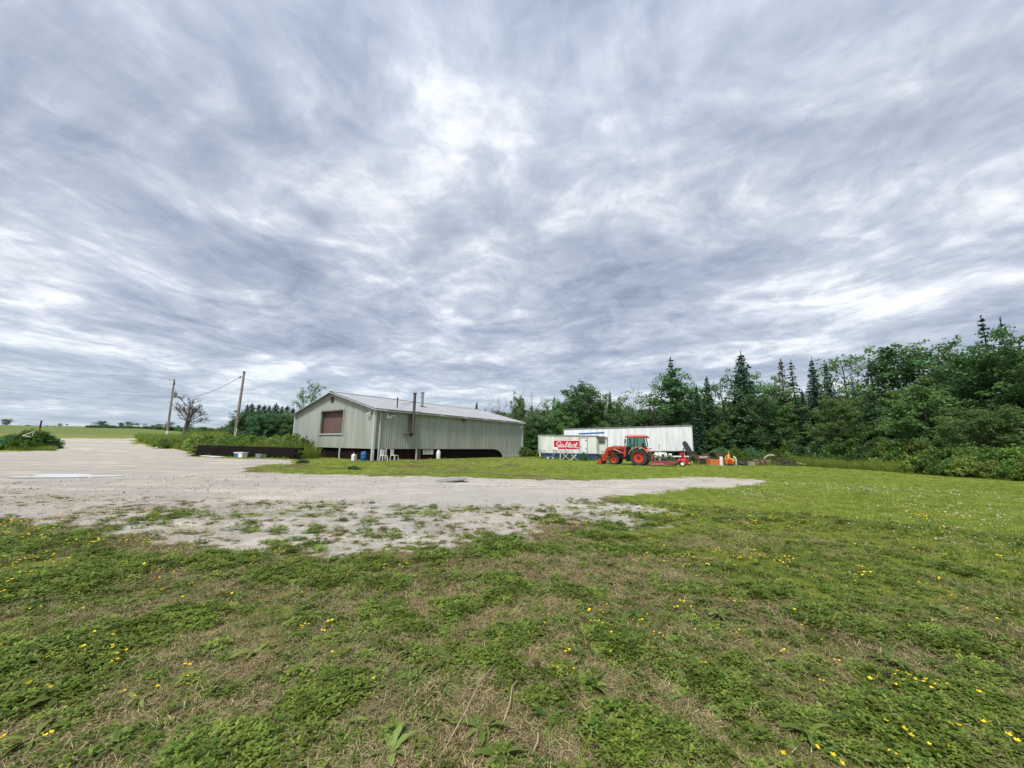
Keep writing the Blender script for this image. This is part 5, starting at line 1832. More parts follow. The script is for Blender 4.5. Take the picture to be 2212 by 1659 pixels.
def build_mower():
    o = TORG - FW * 1.15
    rz = math.atan2(FW.y, FW.x)
    e = empty('rotary_mower', (o.x, o.y, hz1(o.x, o.y)), rz, 'faded maroon rotary mower hitched behind the tractor', 'mower')
    # local -x runs backwards from the tractor
    dk = MB().prism([(0.0, .16), (0.0, .40), (-.12, .43), (-1.75, .43), (-1.95, .36), (-1.95, .20)], (-.95, .95))
    dk.build('deck', M_MAROON, e, bevel=.015)
    MB().prism([(0.05, .10), (0.02, .30), (-1.0, .30), (-1.25, .08), (-1.2, .05), (-.9, .14)], (.955, .985)).build('side_skirt', mat('pink_faded_maroon', (.42, .13, .13), .6, var=.3), e)
    MB().prism([(0.05, .10), (0.02, .30), (-1.9, .30), (-1.95, .08)], (-.985, -.955)).build('side_skirt', M_MAROON, e)
    MB().box((-.9, 0, .55), (.42, .36, .24)).build('gearbox', M_BLACK, e, bevel=.04)
    for s in (1, -1):
        MB().bar((0.05, s * .42, .3), (.02, s * .12, 1.02), .07).build('hitch_frame', M_MAROON, e)
        MB().bar((0.02, s * .12, 1.0), (-1.6, s * .35, .46), .05).build('brace', M_DKGREY, e)
        MB().bar((-1.75, s * .3, .44), (-2.35, s * .12, .52), .09).build('tail_arm', M_MAROON, e)
        MB().bar((0.02, s * .42, .43), (-1.8, s * .42, .445), .09).build('deck_rail', M_MAROON, e)
    w = MB().lathe([(-.08, .13), (-.1, .22), (-.07, .26), (.07, .26), (.1, .22), (.08, .13)], (-2.45, 0, .26), (0, 1, 0), 20).build('tail_wheel', M_TYRE, e, True)
    MB().lathe([(-.085, 0), (-.085, .15), (.085, .15), (.085, 0)], (-2.45, 0, .26), (0, 1, 0), 16).build('rim', M_WHITE, w, True)
    MB().prism([(-2.25, .56), (-2.42, .60), (-2.62, .50), (-2.7, .30), (-2.66, .29), (-2.58, .46), (-2.42, .55), (-2.25, .52)], (-.15, .15)).build('tail_guard', mat('pink_faded_maroon', (.42, .13, .13)), e)
    MB().box((-2.3, 0, .47), (.1, .1, .3)).build('tail_pivot', M_MAROON, e)


build_mower()


# ------------------------------------------------------------------ implements and junk right of the tractor
def build_junk():
    def pl(px, Y):
        x, y, z = spot(px, Y)
        return (x, y, z)
    # white tank on skids under the trailer edge
    e = empty('fuel_tank', pl(1426, 39.3), .05, 'white fuel tank lying on black feet behind the maroon mower', 'tank')
    MB().lathe([(-.62, 0), (-.6, .2), (-.55, .30), (.55, .30), (.6, .2), (.62, 0)], (0, 0, .82), (1, 0, 0), 20).build('shell', M_WHITE, e, True)
    for s in (-.35, .35):
        MB().box((s, 0, .28), (.10, .5, .56)).build('foot', M_BLACK, e)
        MB().lathe([(-.03, .306), (.03, .306)], (s, 0, .82), (1, 0, 0), 20).build('strap', M_BLACK, e, True)
    MB().box((0.12, -.31, .82), (.2, .05, .34)).build('gauge_box', M_BLACK, e)
    MB().tube([(-.1, 0, 1.1), (-.1, 0, 1.22)], .06, 10).build('filler_cap', M_DKGREY, e, True)
    # pale leaning plank
    e = empty('plank', pl(1424, 40.2), 0, 'weathered plank leaning upright against the long trailer', 'plank')
    MB().bar((0, 0, 0), (.35, .8, 1.95), .16, .045).build('board', mat('grey_plank', (.42, .42, .38), .9, var=.3), e)
    MB().bar((-.02, -.04, .3), (.2, -.02, .34), .06, .03).build('cleat', M_PLANK, e)
    # cultivator: rusty frame with tines and wheel
    e = empty('cultivator', pl(1500, 40.5), -.12, 'rusty brown tine cultivator standing right of the red snow thrower', 'cultivator')
    fr = MB().bar((-1.3, 0, .75), (1.5, 0, .68), .12).build('toolbar', M_RUST, e)
    MB().bar((-1.1, .7, .78), (1.3, .7, .7), .1).build('toolbar', M_RUST, e)
    for xx in (-1.1, -.3, .5, 1.2):
        MB().bar((xx, 0, .74), (xx, .7, .76), .09).build('cross_member', M_RUST, e)
    for i, xx in enumerate(np.linspace(-1.2, 1.35, 8)):
        yy = 0 if i % 2 else .7
        MB().tube([(xx, yy, .72), (xx + .02, yy + .25, .66), (xx + .03, yy + .28, .35), (xx - .02, yy + .02, .04)], .028, 6).build('tine', M_RUST, e, True)
    MB().tube([(-1.0, .35, .8), (-1.0, .35, 1.5), (-.8, .35, 1.55)], .045, 8).build('mast', M_RUST, e, True)
    MB().bar((-1.0, .35, 1.45), (.2, .1, .78), .06).build('mast_stay', M_RUST, e)
    for xx in (-1.45, 1.65):
        w = MB().lathe([(-.07, .15), (-.09, .26), (-.05, .3), (.05, .3), (.09, .26), (.07, .15)], (xx, .3, .3), (1, 0, 0), 18).build('wheel', M_TYRE, e, True)
        MB().lathe([(-.06, 0), (-.06, .16), (.06, .16), (.06, 0)], (xx, .3, .3), (1, 0, 0), 14).build('rim', M_RUST, w, True)
        MB().bar((xx, .3, .3), (xx * .85, .3, .75), .06).build('wheel_arm', M_RUST, e)
    # coiled pale hose on top of the trough
    e = empty('water_trough', pl(1519, 39.4), -.05, 'long black stock trough behind the orange crate', 'trough')
    MB().prism([(-.95, .0), (.95, .0), (1.05, .55), (.98, .55), (.9, .06), (-.9, .06), (-.98, .55), (-1.05, .55)], (-.32, .32)).build('basin', M_BLACK, e)
    for s in (-1, 1):
        MB().box((0, s * .33, .29), (1.9, .03, .52)).build('side', M_BLACK, e)
    MB().box((0, -.355, .53), (2.1, .04, .05)).build('rim', M_RUST, e)
    x, y, z = pl(1517, 39.4)
    e = empty('hose_coil', (x, y, z + .56), 0, 'pale coiled hose lying on the black stock trough', 'hose')
    pts = [((.34 + .01 * k / 6) * math.cos(k * .5), .26 * math.sin(k * .5), .04 + .035 * (k // 12) + .05 * math.sin(k * .9)) for k in range(60)]
    MB().tube(pts, .03, 6).build('coil', mat('pale_hose', (.55, .45, .36), .6, var=.3), e, True)
    MB().tube([pts[-1], (.5, 0, .2), (.62, -.1, -.1)], .03, 6).build('loose_end', mat('pale_hose', (.55, .45, .36)), e, True)
    # snow thrower
    e = empty('snow_thrower', pl(1475, 38.2), .5, 'bright red snow thrower standing right of the mower tail wheel', 'snow thrower')
    MB().prism([(-.30, .06), (.22, .06), (.28, .3), (.1, .56), (-.18, .6), (-.34, .4)], (-.42, .42)).build('housing', M_RED, e, bevel=.02)
    MB().tube([(-.02, 0, .55), (-.04, 0, .85), (-.16, 0, 1.02), (-.36, 0, 1.04)], [.13, .12, .13, .15], 12).build('chute', M_RED, e, True)
    MB().tube([(-.34, -.3, .22), (-.34, .3, .22)], .1, 10).build('auger', M_BLACK, e, True)
    MB().box((.4, 0, .42), (.34, .34, .32)).build('engine', M_BLACK, e, bevel=.03)
    for s in (-1, 1):
        w = MB().lathe([(-.06, .1), (-.07, .18), (-.04, .21), (.04, .21), (.07, .18), (.06, .1)], (.36, s * .34, .21), (0, 1, 0), 16).build('wheel', M_TYRE, e, True)
        MB().lathe([(-.05, 0), (-.05, .1), (.05, .1), (.05, 0)], (.36, s * .34, .21), (0, 1, 0), 12).build('rim', M_WHITE, w, True)
        MB().tube([(.4, s * .22, .5), (.95, s * .26, .95), (1.1, s * .26, .97)], .02, 6).build('handlebar', M_DKGREY, e, True)
    # dark rounded panel leaning at trailer corner
    p = at(1485, 968, 40.9)
    e = empty('dark_panel', (float(p[0]), 40.9, hz1(p[0], 40.9)), 0, 'dark grey round topped panel leaning at the right corner of the long trailer', 'panel')
    h = topz(1485, 953, 40.9) - hz1(p[0], 40.9)
    out = [(.55, .7), (.62, .72), (-.02, h - .1), (-.18, h), (-.42, h - .04), (-.5, h - .25), (-.12, .75)]
    MB().prism([(-.5, h - .3), (-.45, h - .06), (-.3, h), (-.12, h - .02), (.02, h - .2), (.75, .75), (.70, .0), (.55, .0), (.0, .8)], (-.05, .05)).build('sheet', mat('dark_slate_plastic', (.045, .055, .06), .6, var=.4), e, bevel=.015)
    MB().bar((.62, -.06, .0), (.66, -.06, .8), .08).build('prop', M_RUST, e)
    # orange crate, white pipe, orange and yellow engine
    e = empty('crate', pl(1538, 38.8), .1, 'faded orange wooden crate left of the white pipe', 'crate')
    for k in range(3):
        for s in (-1, 1):
            MB().box((0, s * .30, .10 + k * .19), (1.0, .03, .15)).build('slat', M_ORG2, e)
            MB().box((s * .50, 0, .10 + k * .19), (.03, .56, .15)).build('slat', M_ORG2, e)
    for sx in (-1, 1):
        for sy in (-1, 1):
            MB().box((sx * .46, sy * .265, .29), (.05, .05, .58)).build('corner_post', M_PLANK, e)
    MB().box((0, 0, .03), (.94, .54, .04)).build('base', M_PLANK, e)
    MB().box((.05, -.42, .03), (1.5, .12, .06)).build('runner', M_PLANK, e)
    e = empty('pipe', pl(1556, 38.4), 0, 'short white plastic pipe standing upright between the orange things', 'pipe')
    MB().lathe([(0, .15), (.85, .15), (.85, .13), (.1, .13), (.1, 0)], (0, 0, 0), (.02, 0, 1), 18).build('tube', M_WHITE, e, True)
    MB().lathe([(0, .155), (.1, .175), (.16, .175), (.16, .155)], (0, 0, .0), (.02, 0, 1), 18).build('socket', M_WHITE, e, True)
    e = empty('engine', pl(1572, 38.8), -.1, 'orange and yellow stationary engine on skids right of the white pipe', 'engine')
    MB().box((0, 0, .42), (.78, .6, .55)).build('block', M_ORG2, e, bevel=.04)
    MB().box((.2, -.05, .52), (.42, .64, .3)).build('radiator', M_YEL, e, bevel=.03)
    MB().lathe([(0, 0), (0, .14), (.3, .14), (.36, .08), (.36, 0)], (.02, 0, .7), (0, 0, 1), 14).build('air_cleaner', M_YEL, e, True)
    MB().tube([(.05, 0, 1.02), (.06, 0, 1.38)], [.06, .03], 8).build('exhaust', M_YEL, e, True)
    MB().tube([(-.2, .1, .68), (-.22, .1, .98)], .05, 8).build('filler', M_YEL, e, True)
    MB().lathe([(-.04, 0), (-.04, .24), (.04, .24), (.04, 0)], (-.02, -.34, .38), (0, 1, 0), 20).build('flywheel', M_ORANGE, e, True)
    for s in (-.24, .24):
        MB().box((0, s, .07), (1.0, .1, .14)).build('skid', M_RUST, e)
    e = empty('elbow_pipe', pl(1588, 39.0), 0, 'curved white pipe elbow right of the orange and yellow engine', 'pipe')
    MB().tube([(.0, 0, .0), (.0, 0, .55), (-.06, 0, .72), (-.2, 0, .84)], .075, 10).build('tube', M_WHITE, e, True)
    MB().lathe([(0, .095), (.1, .095)], (0, 0, .42), (0, 0, 1), 12).build('collar', M_WHITE, e, True)
    # woodpile with weeds
    e = empty('woodpile', pl(1634, 40.2), .05, 'grey stack of old planks and logs among the weeds', 'woodpile')
    rs = random.Random(4)
    for k in range(5):
        for j in range(3):
            MB().box((rs.uniform(-.15, .15), -.4 + j * .3, .06 + k * .1), (1.9 + rs.uniform(-.3, .3), .24, .07), (0, 0, rs.uniform(-.08, .08))).build('plank', M_PLANK, e)
    for j in range(6):
        MB().tube([(-1.1 - .16 * (j % 3), -.5, .12 + .2 * (j // 3)), (-1.1 - .16 * (j % 3) + .1, .6, .12 + .2 * (j // 3))], .085, 9).build('log', M_WOODGR, e, True)
    e = empty('culvert_hoop', pl(1664, 39.6), -.4, 'grey green arched hoop with a white end beside the woodpile', 'hoop')
    arc = [(-.75 * math.cos(t), 0, 1.0 * math.sin(t)) for t in np.linspace(0, math.pi * .62, 12)]
    MB().tube(arc[:4], .085, 10).build('white_end', M_WHITE, e, True)
    MB().tube(arc[3:], .08, 10).build('hoop', mat('grey_green_hose', (.36, .42, .34), .6, var=.3), e, True)
    e = empty('brush_heap', pl(1692, 39.8), 0, 'dark heap of cut brush at the right end of the scrap row', 'brush heap')
    h = NPM()
    r2 = np.random.RandomState(2)
    for k in range(240):
        a = r2.rand() * 6.28; d = r2.rand() ** .6 * 1.2
        c = np.array([d * math.cos(a), d * math.sin(a) * .7, max(.03, .75 * (1 - (d / 1.25) ** 2) * r2.rand())])
        v = r2.normal(0, 1, 3) * np.array([1, .8, .25]); v /= np.linalg.norm(v)
        h.add(*tube_np(np.stack([c - v * .45, c + r2.normal(0, .05, 3), c + v * .45]) * np.array([1, 1, 1]), np.array([.02, .015, .006]), 3))
    link_mesh('sticks', h.mesh('sticks', mat('dark_brush', (.07, .055, .04), .95, c2=(.13, .11, .08), scale=5)), e)
    MB().tube([(.9, -.5, .3), (1.9, -.8, .02)], .03, 6).build('pole', M_CREAM, e, True)
    rs = np.random.RandomState(21)
    for i, (px, Y, h_, k) in enumerate(((1596, 39.6, 1.2, 'bush'), (1608, 40.2, 1.5, 'bush'), (1545, 41, 1.5, 'darkbush'), (1562, 41.2, 1.7, 'darkbush'), (1650, 41, 1.5, 'bush'),
                                        (1590, 41.5, 1.7, 'yellowbush'), (1675, 41.5, 1.6, 'bush'), (1622, 41.4, 1.6, 'darkbush'), (1447, 39.6, .95, 'bush'), (1700, 41, 1.3, 'bush'), (1395, 42, .6, 'bush'))):
        x, y, z = pl(px, Y)
        plant(k, x, y, h_, 'weedy bush grown up among the scrap beside the wood', 'weedy bushes among the scrap', .8)
    # more of the scrap row
    e = empty('disc_harrow', pl(1508, 42.2), .1, 'dark rusty disc harrow half hidden behind the cultivator', 'harrow')
    for yy in (-.35, .35):
        MB().bar((-1.2, yy, .62), (1.2, yy * .4, .62), .09).build('frame_bar', M_RUST, e)
        for k in range(9):
            xx = -1.1 + k * .27
            MB().lathe([(-.02, 0), (-.01, .14), (.05, .27), (.055, .27), (.0, .14), (-.005, 0)], (xx, yy, .27), (1, .25 if yy < 0 else -.25, 0), 14).build('disc', M_DKGREY, e, True)
    MB().bar((-1.0, -.35, .65), (1.0, .35, .65), .08).build('cross_bar', M_RUST, e)
    for (px, Y, lab, n) in ((1457, 41.0, 'stack of old tyres behind the red snow thrower', 3), (1604, 39.0, 'pair of worn tyres lying before the weeds right of the pipe elbow', 2)):
        e = empty('tyre_stack', pl(px, Y), .3, lab, 'tyres')
        for k in range(n):
            MB().lathe([(-.09, .19), (-.11, .29), (-.08, .34), (.08, .34), (.11, .29), (.09, .19), (-.09, .19)], (.03 * k, .02 * k, .11 + .21 * k), (0, 0, 1), 20).build('tyre', M_TYRE, e, True)
    e = empty('oil_drum', pl(1523, 41.4), 0, 'rusty oil drum standing behind the black stock trough', 'drum')
    MB().lathe([(0, 0), (0, .28), (.29, .28), (.30, .295), (.32, .28), (.57, .28), (.58, .295), (.60, .28), (.87, .28), (.88, .26), (.86, .26), (.86, 0)], (0, 0, 0), (0, 0, 1), 20).build('body', M_RUST, e, True)
    MB().lathe([(0, .04), (.03, .04), (.03, 0)], (.14, 0, .86), (0, 0, 1), 8).build('bung', M_BLACK, e, True)
    e = empty('fuel_can', pl(1492, 38.3), .5, 'small yellow green fuel can at the left end of the cultivator', 'can')
    MB().box((0, 0, .17), (.3, .2, .34)).build('body', mat('yellow_green_paint', (.36, .40, .05), .5, var=.3), e, bevel=.03)
    MB().tube([(-.1, 0, .34), (-.07, 0, .42), (.07, 0, .42), (.1, 0, .34)], .018, 6).build('handle', M_BLACK, e, True)
    e = empty('seat_pan', pl(1442, 39.9), .2, 'white moulded seat on a black stand behind the mower deck', 'seat')
    MB().prism([(-.3, .62), (.22, .58), (.34, .98), (.28, 1.0), (.16, .66), (-.3, .69)], (-.24, .24)).build('pan', M_WHITE, e, bevel=.02)
    MB().box((0, 0, .3), (.14, .14, .6)).build('stand', M_BLACK, e)
    MB().box((0, 0, .03), (.5, .4, .05)).build('base', M_BLACK, e)
    e = empty('pipe_bundle', pl(1461, 40.4), .05, 'bundle of white and grey pipes lying behind the mower tail wheel', 'pipes')
    for k in range(5):
        MB().tube([(-1.1 + .1 * k, .1 * k - .2, .62 + .06 * (k % 2)), (1.2 - .07 * k, .1 * k - .2, .66 + .06 * (k % 2))], .05, 8).build('pipe', M_WHITE if k % 2 == 0 else M_STEEL, e, True)
    for xx in (-.7, .8):
        MB().box((xx, 0, .29), (.12, .7, .58)).build('block', M_RUST, e)
    e = empty('sheet_pile', pl(1613, 39.2), .1, 'small pile of bleached boards before the weeds', 'boards')
    for k in range(4):
        MB().box((.05 * k, 0, .05 + k * .09), (1.1 - .1 * k, .6, .06), (0, 0, .08 * k)).build('board', mat('bleached_board', (.45, .42, .33), .9, var=.3), e)
    e = empty('barrel_half', pl(1582, 40.2), 0, 'yellow plastic barrel half behind the stationary engine', 'barrel')
    MB().lathe([(0, 0), (0, .27), (.25, .29), (.5, .29), (.5, .26), (.04, .24), (.04, 0)], (0, 0, 0), (.1, 0, 1), 18).build('body', M_YEL, e, True)
    MB().lathe([(.48, .29), (.48, .305), (.52, .305), (.52, .29)], (0, 0, 0), (.1, 0, 1), 18).build('rim', M_YEL, e, True)
    for (px, Y, col, lab) in ((1600, 38.9, M_DKGREY, 'dark steel drum lid and frame lying left of the bleached boards'), (1646, 38.9, M_RUST, 'rusty plough share lying before the woodpile'),
                              (1549, 40.6, M_ORANGE, 'rust brown seed hopper standing behind the orange crate')):
        if 'hopper' in lab:
            e = empty('seed_hopper', pl(px, Y), .1, lab, 'hopper')
            MB().prism([(-.6, 1.1), (-.25, .55), (.25, .55), (.6, 1.1)], (-.4, .4)).build('bin', M_RUST, e, bevel=.02)
            for sx in (-.3, .3):
                for sy in (-.3, .3):
                    MB().bar((sx * 1.2, sy, 0), (sx, sy, .7), .06).build('leg', M_RUST, e)
            MB().box((0, 0, 1.12), (1.26, .86, .04)).build('lid', M_DKGREY, e)
        elif col is M_RUST:
            e = empty('plough', pl(px, Y), .3, lab, 'plough')
            MB().tube([(-.9, 0, .45), (-.2, 0, .62), (.7, 0, .6)], .05, 8).build('beam', M_RUST, e, True)
            for k in (-.5, .1):
                MB().prism([(k, .02), (k + .5, .05), (k + .3, .42), (k + .05, .5)], (-.03, .03)).build('share', M_RUST, e)
                MB().bar((k + .15, 0, .4), (k + .1, 0, .62), .06).build('shank', M_RUST, e)
        else:
            e = empty('scrap_heap', pl(px, Y), .2, lab, 'scrap')
            MB().lathe([(0, 0), (0, .3), (.08, .32), (.1, .3), (.1, 0)], (0, 0, .2), (.3, -.5, 1), 18).build('lid', M_DKGREY, e, True)
            for sx in (-.45, .45):
                MB().bar((sx, -.3, .0), (sx * .8, .3, .45), .05).build('leg', M_RUST, e)
            MB().bar((-.42, .0, .2), (.42, .0, .2), .05).build('crossbar', M_RUST, e)
    # flat slab lying on the gravel edge
    c = gr(975, 1041)
    e = empty('slab', (c[0], c[1], hz1(*c)), .1, 'flat grey concrete slab tipped up on the gravel before the lawn', 'slab')
    MB().box((0, 0, .09), (1.35, .55, .05), (R(6), R(-7), .12)).build('top', mat('grey_slab', (.26, .255, .24), .9, var=.3), e)
    MB().box((.25, .1, .03), (.5, .3, .10), (0, 0, .4)).build('prop_stone', M_STONE, e)
    # low dark lumps of turned sod at the lawn edge
    for px, py, lab in ((655, 1000, 'dark sod lump at the ragged lawn corner left of the other'), (765, 1014, 'dark flat sod lump at the lawn edge before the barn')):
        c = gr(px, py)
        plant('darkbush', c[0], c[1], .28, lab, None, 2.2, cat='sod')


build_junk()


# ------------------------------------------------------------------ ground cover
def blade_strip(p0, d, w, L, bend, rs, seg=2):
    """curved tapering blade: returns verts and quads"""
    side = np.cross(d, [0, 0, 1.0]); side /= np.linalg.norm(side) + 1e-9
    V = []
    for i in range(seg + 1):
        t = i / seg
        c = p0 + d * L * t + np.array([0, 0, -1.0]) * bend * L * t * t
        ww = w * (1 - t * .92)
        V += [c - side * ww, c + side * ww]
    Q = [[2 * i, 2 * i + 1, 2 * i + 3, 2 * i + 2] for i in range(seg)]
    return np.array(V), np.array(Q)


def tuft(seed, n, L, spread, w, lean, m, name, bend=.25, seg=2):
    rs = np.random.RandomState(seed)
    G = NPM()
    for i in range(n):
        a = rs.rand() * 6.28; r = spread * rs.rand() ** .6
        p0 = np.array([r * math.cos(a), r * math.sin(a), -.005])
        b = a + rs.normal(0, .8)
        d = np.array([math.cos(b) * lean * rs.rand() * 1.6, math.sin(b) * lean * rs.rand() * 1.6, 1.0]); d /= np.linalg.norm(d)
        V, Q = blade_strip(p0, d, w * (.7 + .6 * rs.rand()), L * (.45 + .75 * rs.rand()), bend * rs.rand() * 2, rs, seg)
        G.add(V, Q, np.full(len(Q), rs.rand()))
    return G.mesh(name, m)


def straw(seed, n, spread, m):
    rs = np.random.RandomState(seed)
    G = NPM()
    for i in range(n):
        p0 = np.array([rs.normal(0, spread * .6), rs.normal(0, spread * .6), .003 + .02 * rs.rand()])
        b = rs.rand() * 6.28
        d = np.array([math.cos(b), math.sin(b), .15 + .55 * rs.rand() ** 2]); d /= np.linalg.norm(d)
        V, Q = blade_strip(p0, d, .0010 + .0009 * rs.rand(), .025 + .045 * rs.rand(), .2, rs)
        G.add(V, Q, np.full(len(Q), rs.rand()))
    return G.mesh('straw', m)


def clover_tuft(seed, n, spread):
    rs = np.random.RandomState(seed)
    G = NPM()
    for i in range(n):
        a = rs.rand() * 6.28; r = spread * rs.rand() ** .5
        c = np.array([r * math.cos(a), r * math.sin(a), .012 + .045 * rs.rand() * (1.1 - r / spread)])
        a0 = rs.rand() * 6.28
        tl = rs.normal(0, .25, 2)
        s = .006 + .005 * rs.rand()
        rv = rs.rand()
        for k in range(3):
            b = a0 + k * 2.094
            u = np.array([math.cos(b), math.sin(b), tl[0] * math.cos(b) + tl[1] * math.sin(b) + .15])
            v = np.array([-math.sin(b), math.cos(b), 0])
            V = np.array([c, c + u * s * 1.1 + v * s * .8, c + u * s * 2.1, c + u * s * 1.1 - v * s * .8])
            G.add(V, np.array([[0, 1, 2, 3]]), np.array([np.clip(rv + rs.normal(0, .15), 0, 1)]))
    return G.mesh('clover', M_CLOVER)


def rosette(seed, n, L, w, m=M_WEED):
    rs = np.random.RandomState(seed)
    G = NPM()
    for i in range(n):
        a = i * 2.4 + rs.normal(0, .3)
        l = L * (.6 + .5 * rs.rand()); rise = .3 + .7 * rs.rand()
        u = np.array([math.cos(a), math.sin(a), 0]); v = np.array([-math.sin(a), math.cos(a), 0])
        seg = 6
        V = []
        tw = rs.normal(0, .25)
        for k in range(seg + 1):
            t = k / seg
            c = u * l * t + np.array([0, 0, 1.0]) * l * (rise * t - .75 * rise * t * t) + np.array([0, 0, .004])
            ww = w * (math.sin(math.pi * min(1, .12 + .86 * t)) ** .8) * (1 + (.28 if k % 2 else -.18)) * (.75 + .4 * rs.rand())
            if k == seg:
                ww = w * .06
            vv = v + np.array([0, 0, tw])
            fold = np.array([0, 0, ww * .35])
            V += [c - vv * ww + fold, c, c + vv * ww + fold]
        Q = []
        for k in range(seg):
            Q += [[3 * k, 3 * k + 1, 3 * k + 4, 3 * k + 3], [3 * k + 1, 3 * k + 2, 3 * k + 5, 3 * k + 4]]
        rv = rs.rand()
        G.add(np.array(V), np.array(Q), np.full(len(Q), rv))
    return G.mesh('leaves', m)


def flower_head(seed, n, h, s, m, spread):
    rs = np.random.RandomState(seed)
    G = NPM()
    for i in range(n):
        c = np.array([rs.normal(0, spread), rs.normal(0, spread), h * (.75 + .5 * rs.rand())])
        for k in range(5):
            b = k * 1.2566 + rs.rand() * .4
            u = np.array([math.cos(b), math.sin(b), .45 + .4 * rs.rand()]); v = np.array([-math.sin(b), math.cos(b), 0])
            V = np.array([c, c + u * s + v * s * .6, c + u * s * 1.6, c + u * s - v * s * .6])
            G.add(V, np.array([[0, 1, 2, 3]]), np.array([rs.rand()]))
    return G.mesh('flowers', m)


def source(name, meshes):
    c = bpy.data.collections.new(name)
    for i, me in enumerate(meshes):
        o = bpy.data.objects.new('%s_%02d' % (name, i), me)
        c.objects.link(o)
    return c


def scatter(name, col, P, rot, scl, idx):
    me = bpy.data.meshes.new(name)
    me.vertices.add(len(P)); me.vertices.foreach_set('co', P.astype(np.float32).ravel())
    a = me.attributes.new('turn', 'FLOAT_VECTOR', 'POINT'); a.data.foreach_set('vector', rot.astype(np.float32).ravel())
    a = me.attributes.new('size', 'FLOAT', 'POINT'); a.data.foreach_set('value', scl.astype(np.float32))
    a = me.attributes.new('pick', 'INT', 'POINT'); a.data.foreach_set('value', idx.astype(np.int32))
    me.update()
    o = link_mesh(name, me)
    ng = bpy.data.node_groups.new(name, 'GeometryNodeTree')
    ng.interface.new_socket('Geometry', in_out='INPUT', socket_type='NodeSocketGeometry')
    ng.interface.new_socket('Geometry', in_out='OUTPUT', socket_type='NodeSocketGeometry')
    gi, go = ng.nodes.new('NodeGroupInput'), ng.nodes.new('NodeGroupOutput')
    ci = ng.nodes.new('GeometryNodeCollectionInfo')
    ci.inputs['Collection'].default_value = col
    ci.inputs['Separate Children'].default_value = True
    ci.inputs['Reset Children'].default_value = True
    ip = ng.nodes.new('GeometryNodeInstanceOnPoints')
    ip.inputs['Pick Instance'].default_value = True

    def na(n, t):
        q = ng.nodes.new('GeometryNodeInputNamedAttribute'); q.data_type = t
        q.inputs['Name'].default_value = n
        return q.outputs['Attribute']
    L = ng.links.new
    L(gi.outputs[0], ip.inputs['Points'])
    L(ci.outputs[0], ip.inputs['Instance'])
    L(na('pick', 'INT'), ip.inputs['Instance Index'])
    er = ng.nodes.new('FunctionNodeEulerToRotation')
    L(na('turn', 'FLOAT_VECTOR'), er.inputs[0])
    L(er.outputs[0], ip.inputs['Rotation'])
    L(na('size', 'FLOAT'), ip.inputs['Scale'])
    L(ip.outputs[0], go.inputs[0])
    md = o.modifiers.new('scatter', 'NODES')
    md.node_group = ng
    return o


def ring_points(r0, r1, dens, rs, half=R(60)):
    n = int(dens * half * (r1 * r1 - r0 * r0))
    r = np.sqrt(rs.rand(n) * (r1 * r1 - r0 * r0) + r0 * r0)
    a = (rs.rand(n) * 2 - 1) * half
    return r * np.sin(a), r * np.cos(a)


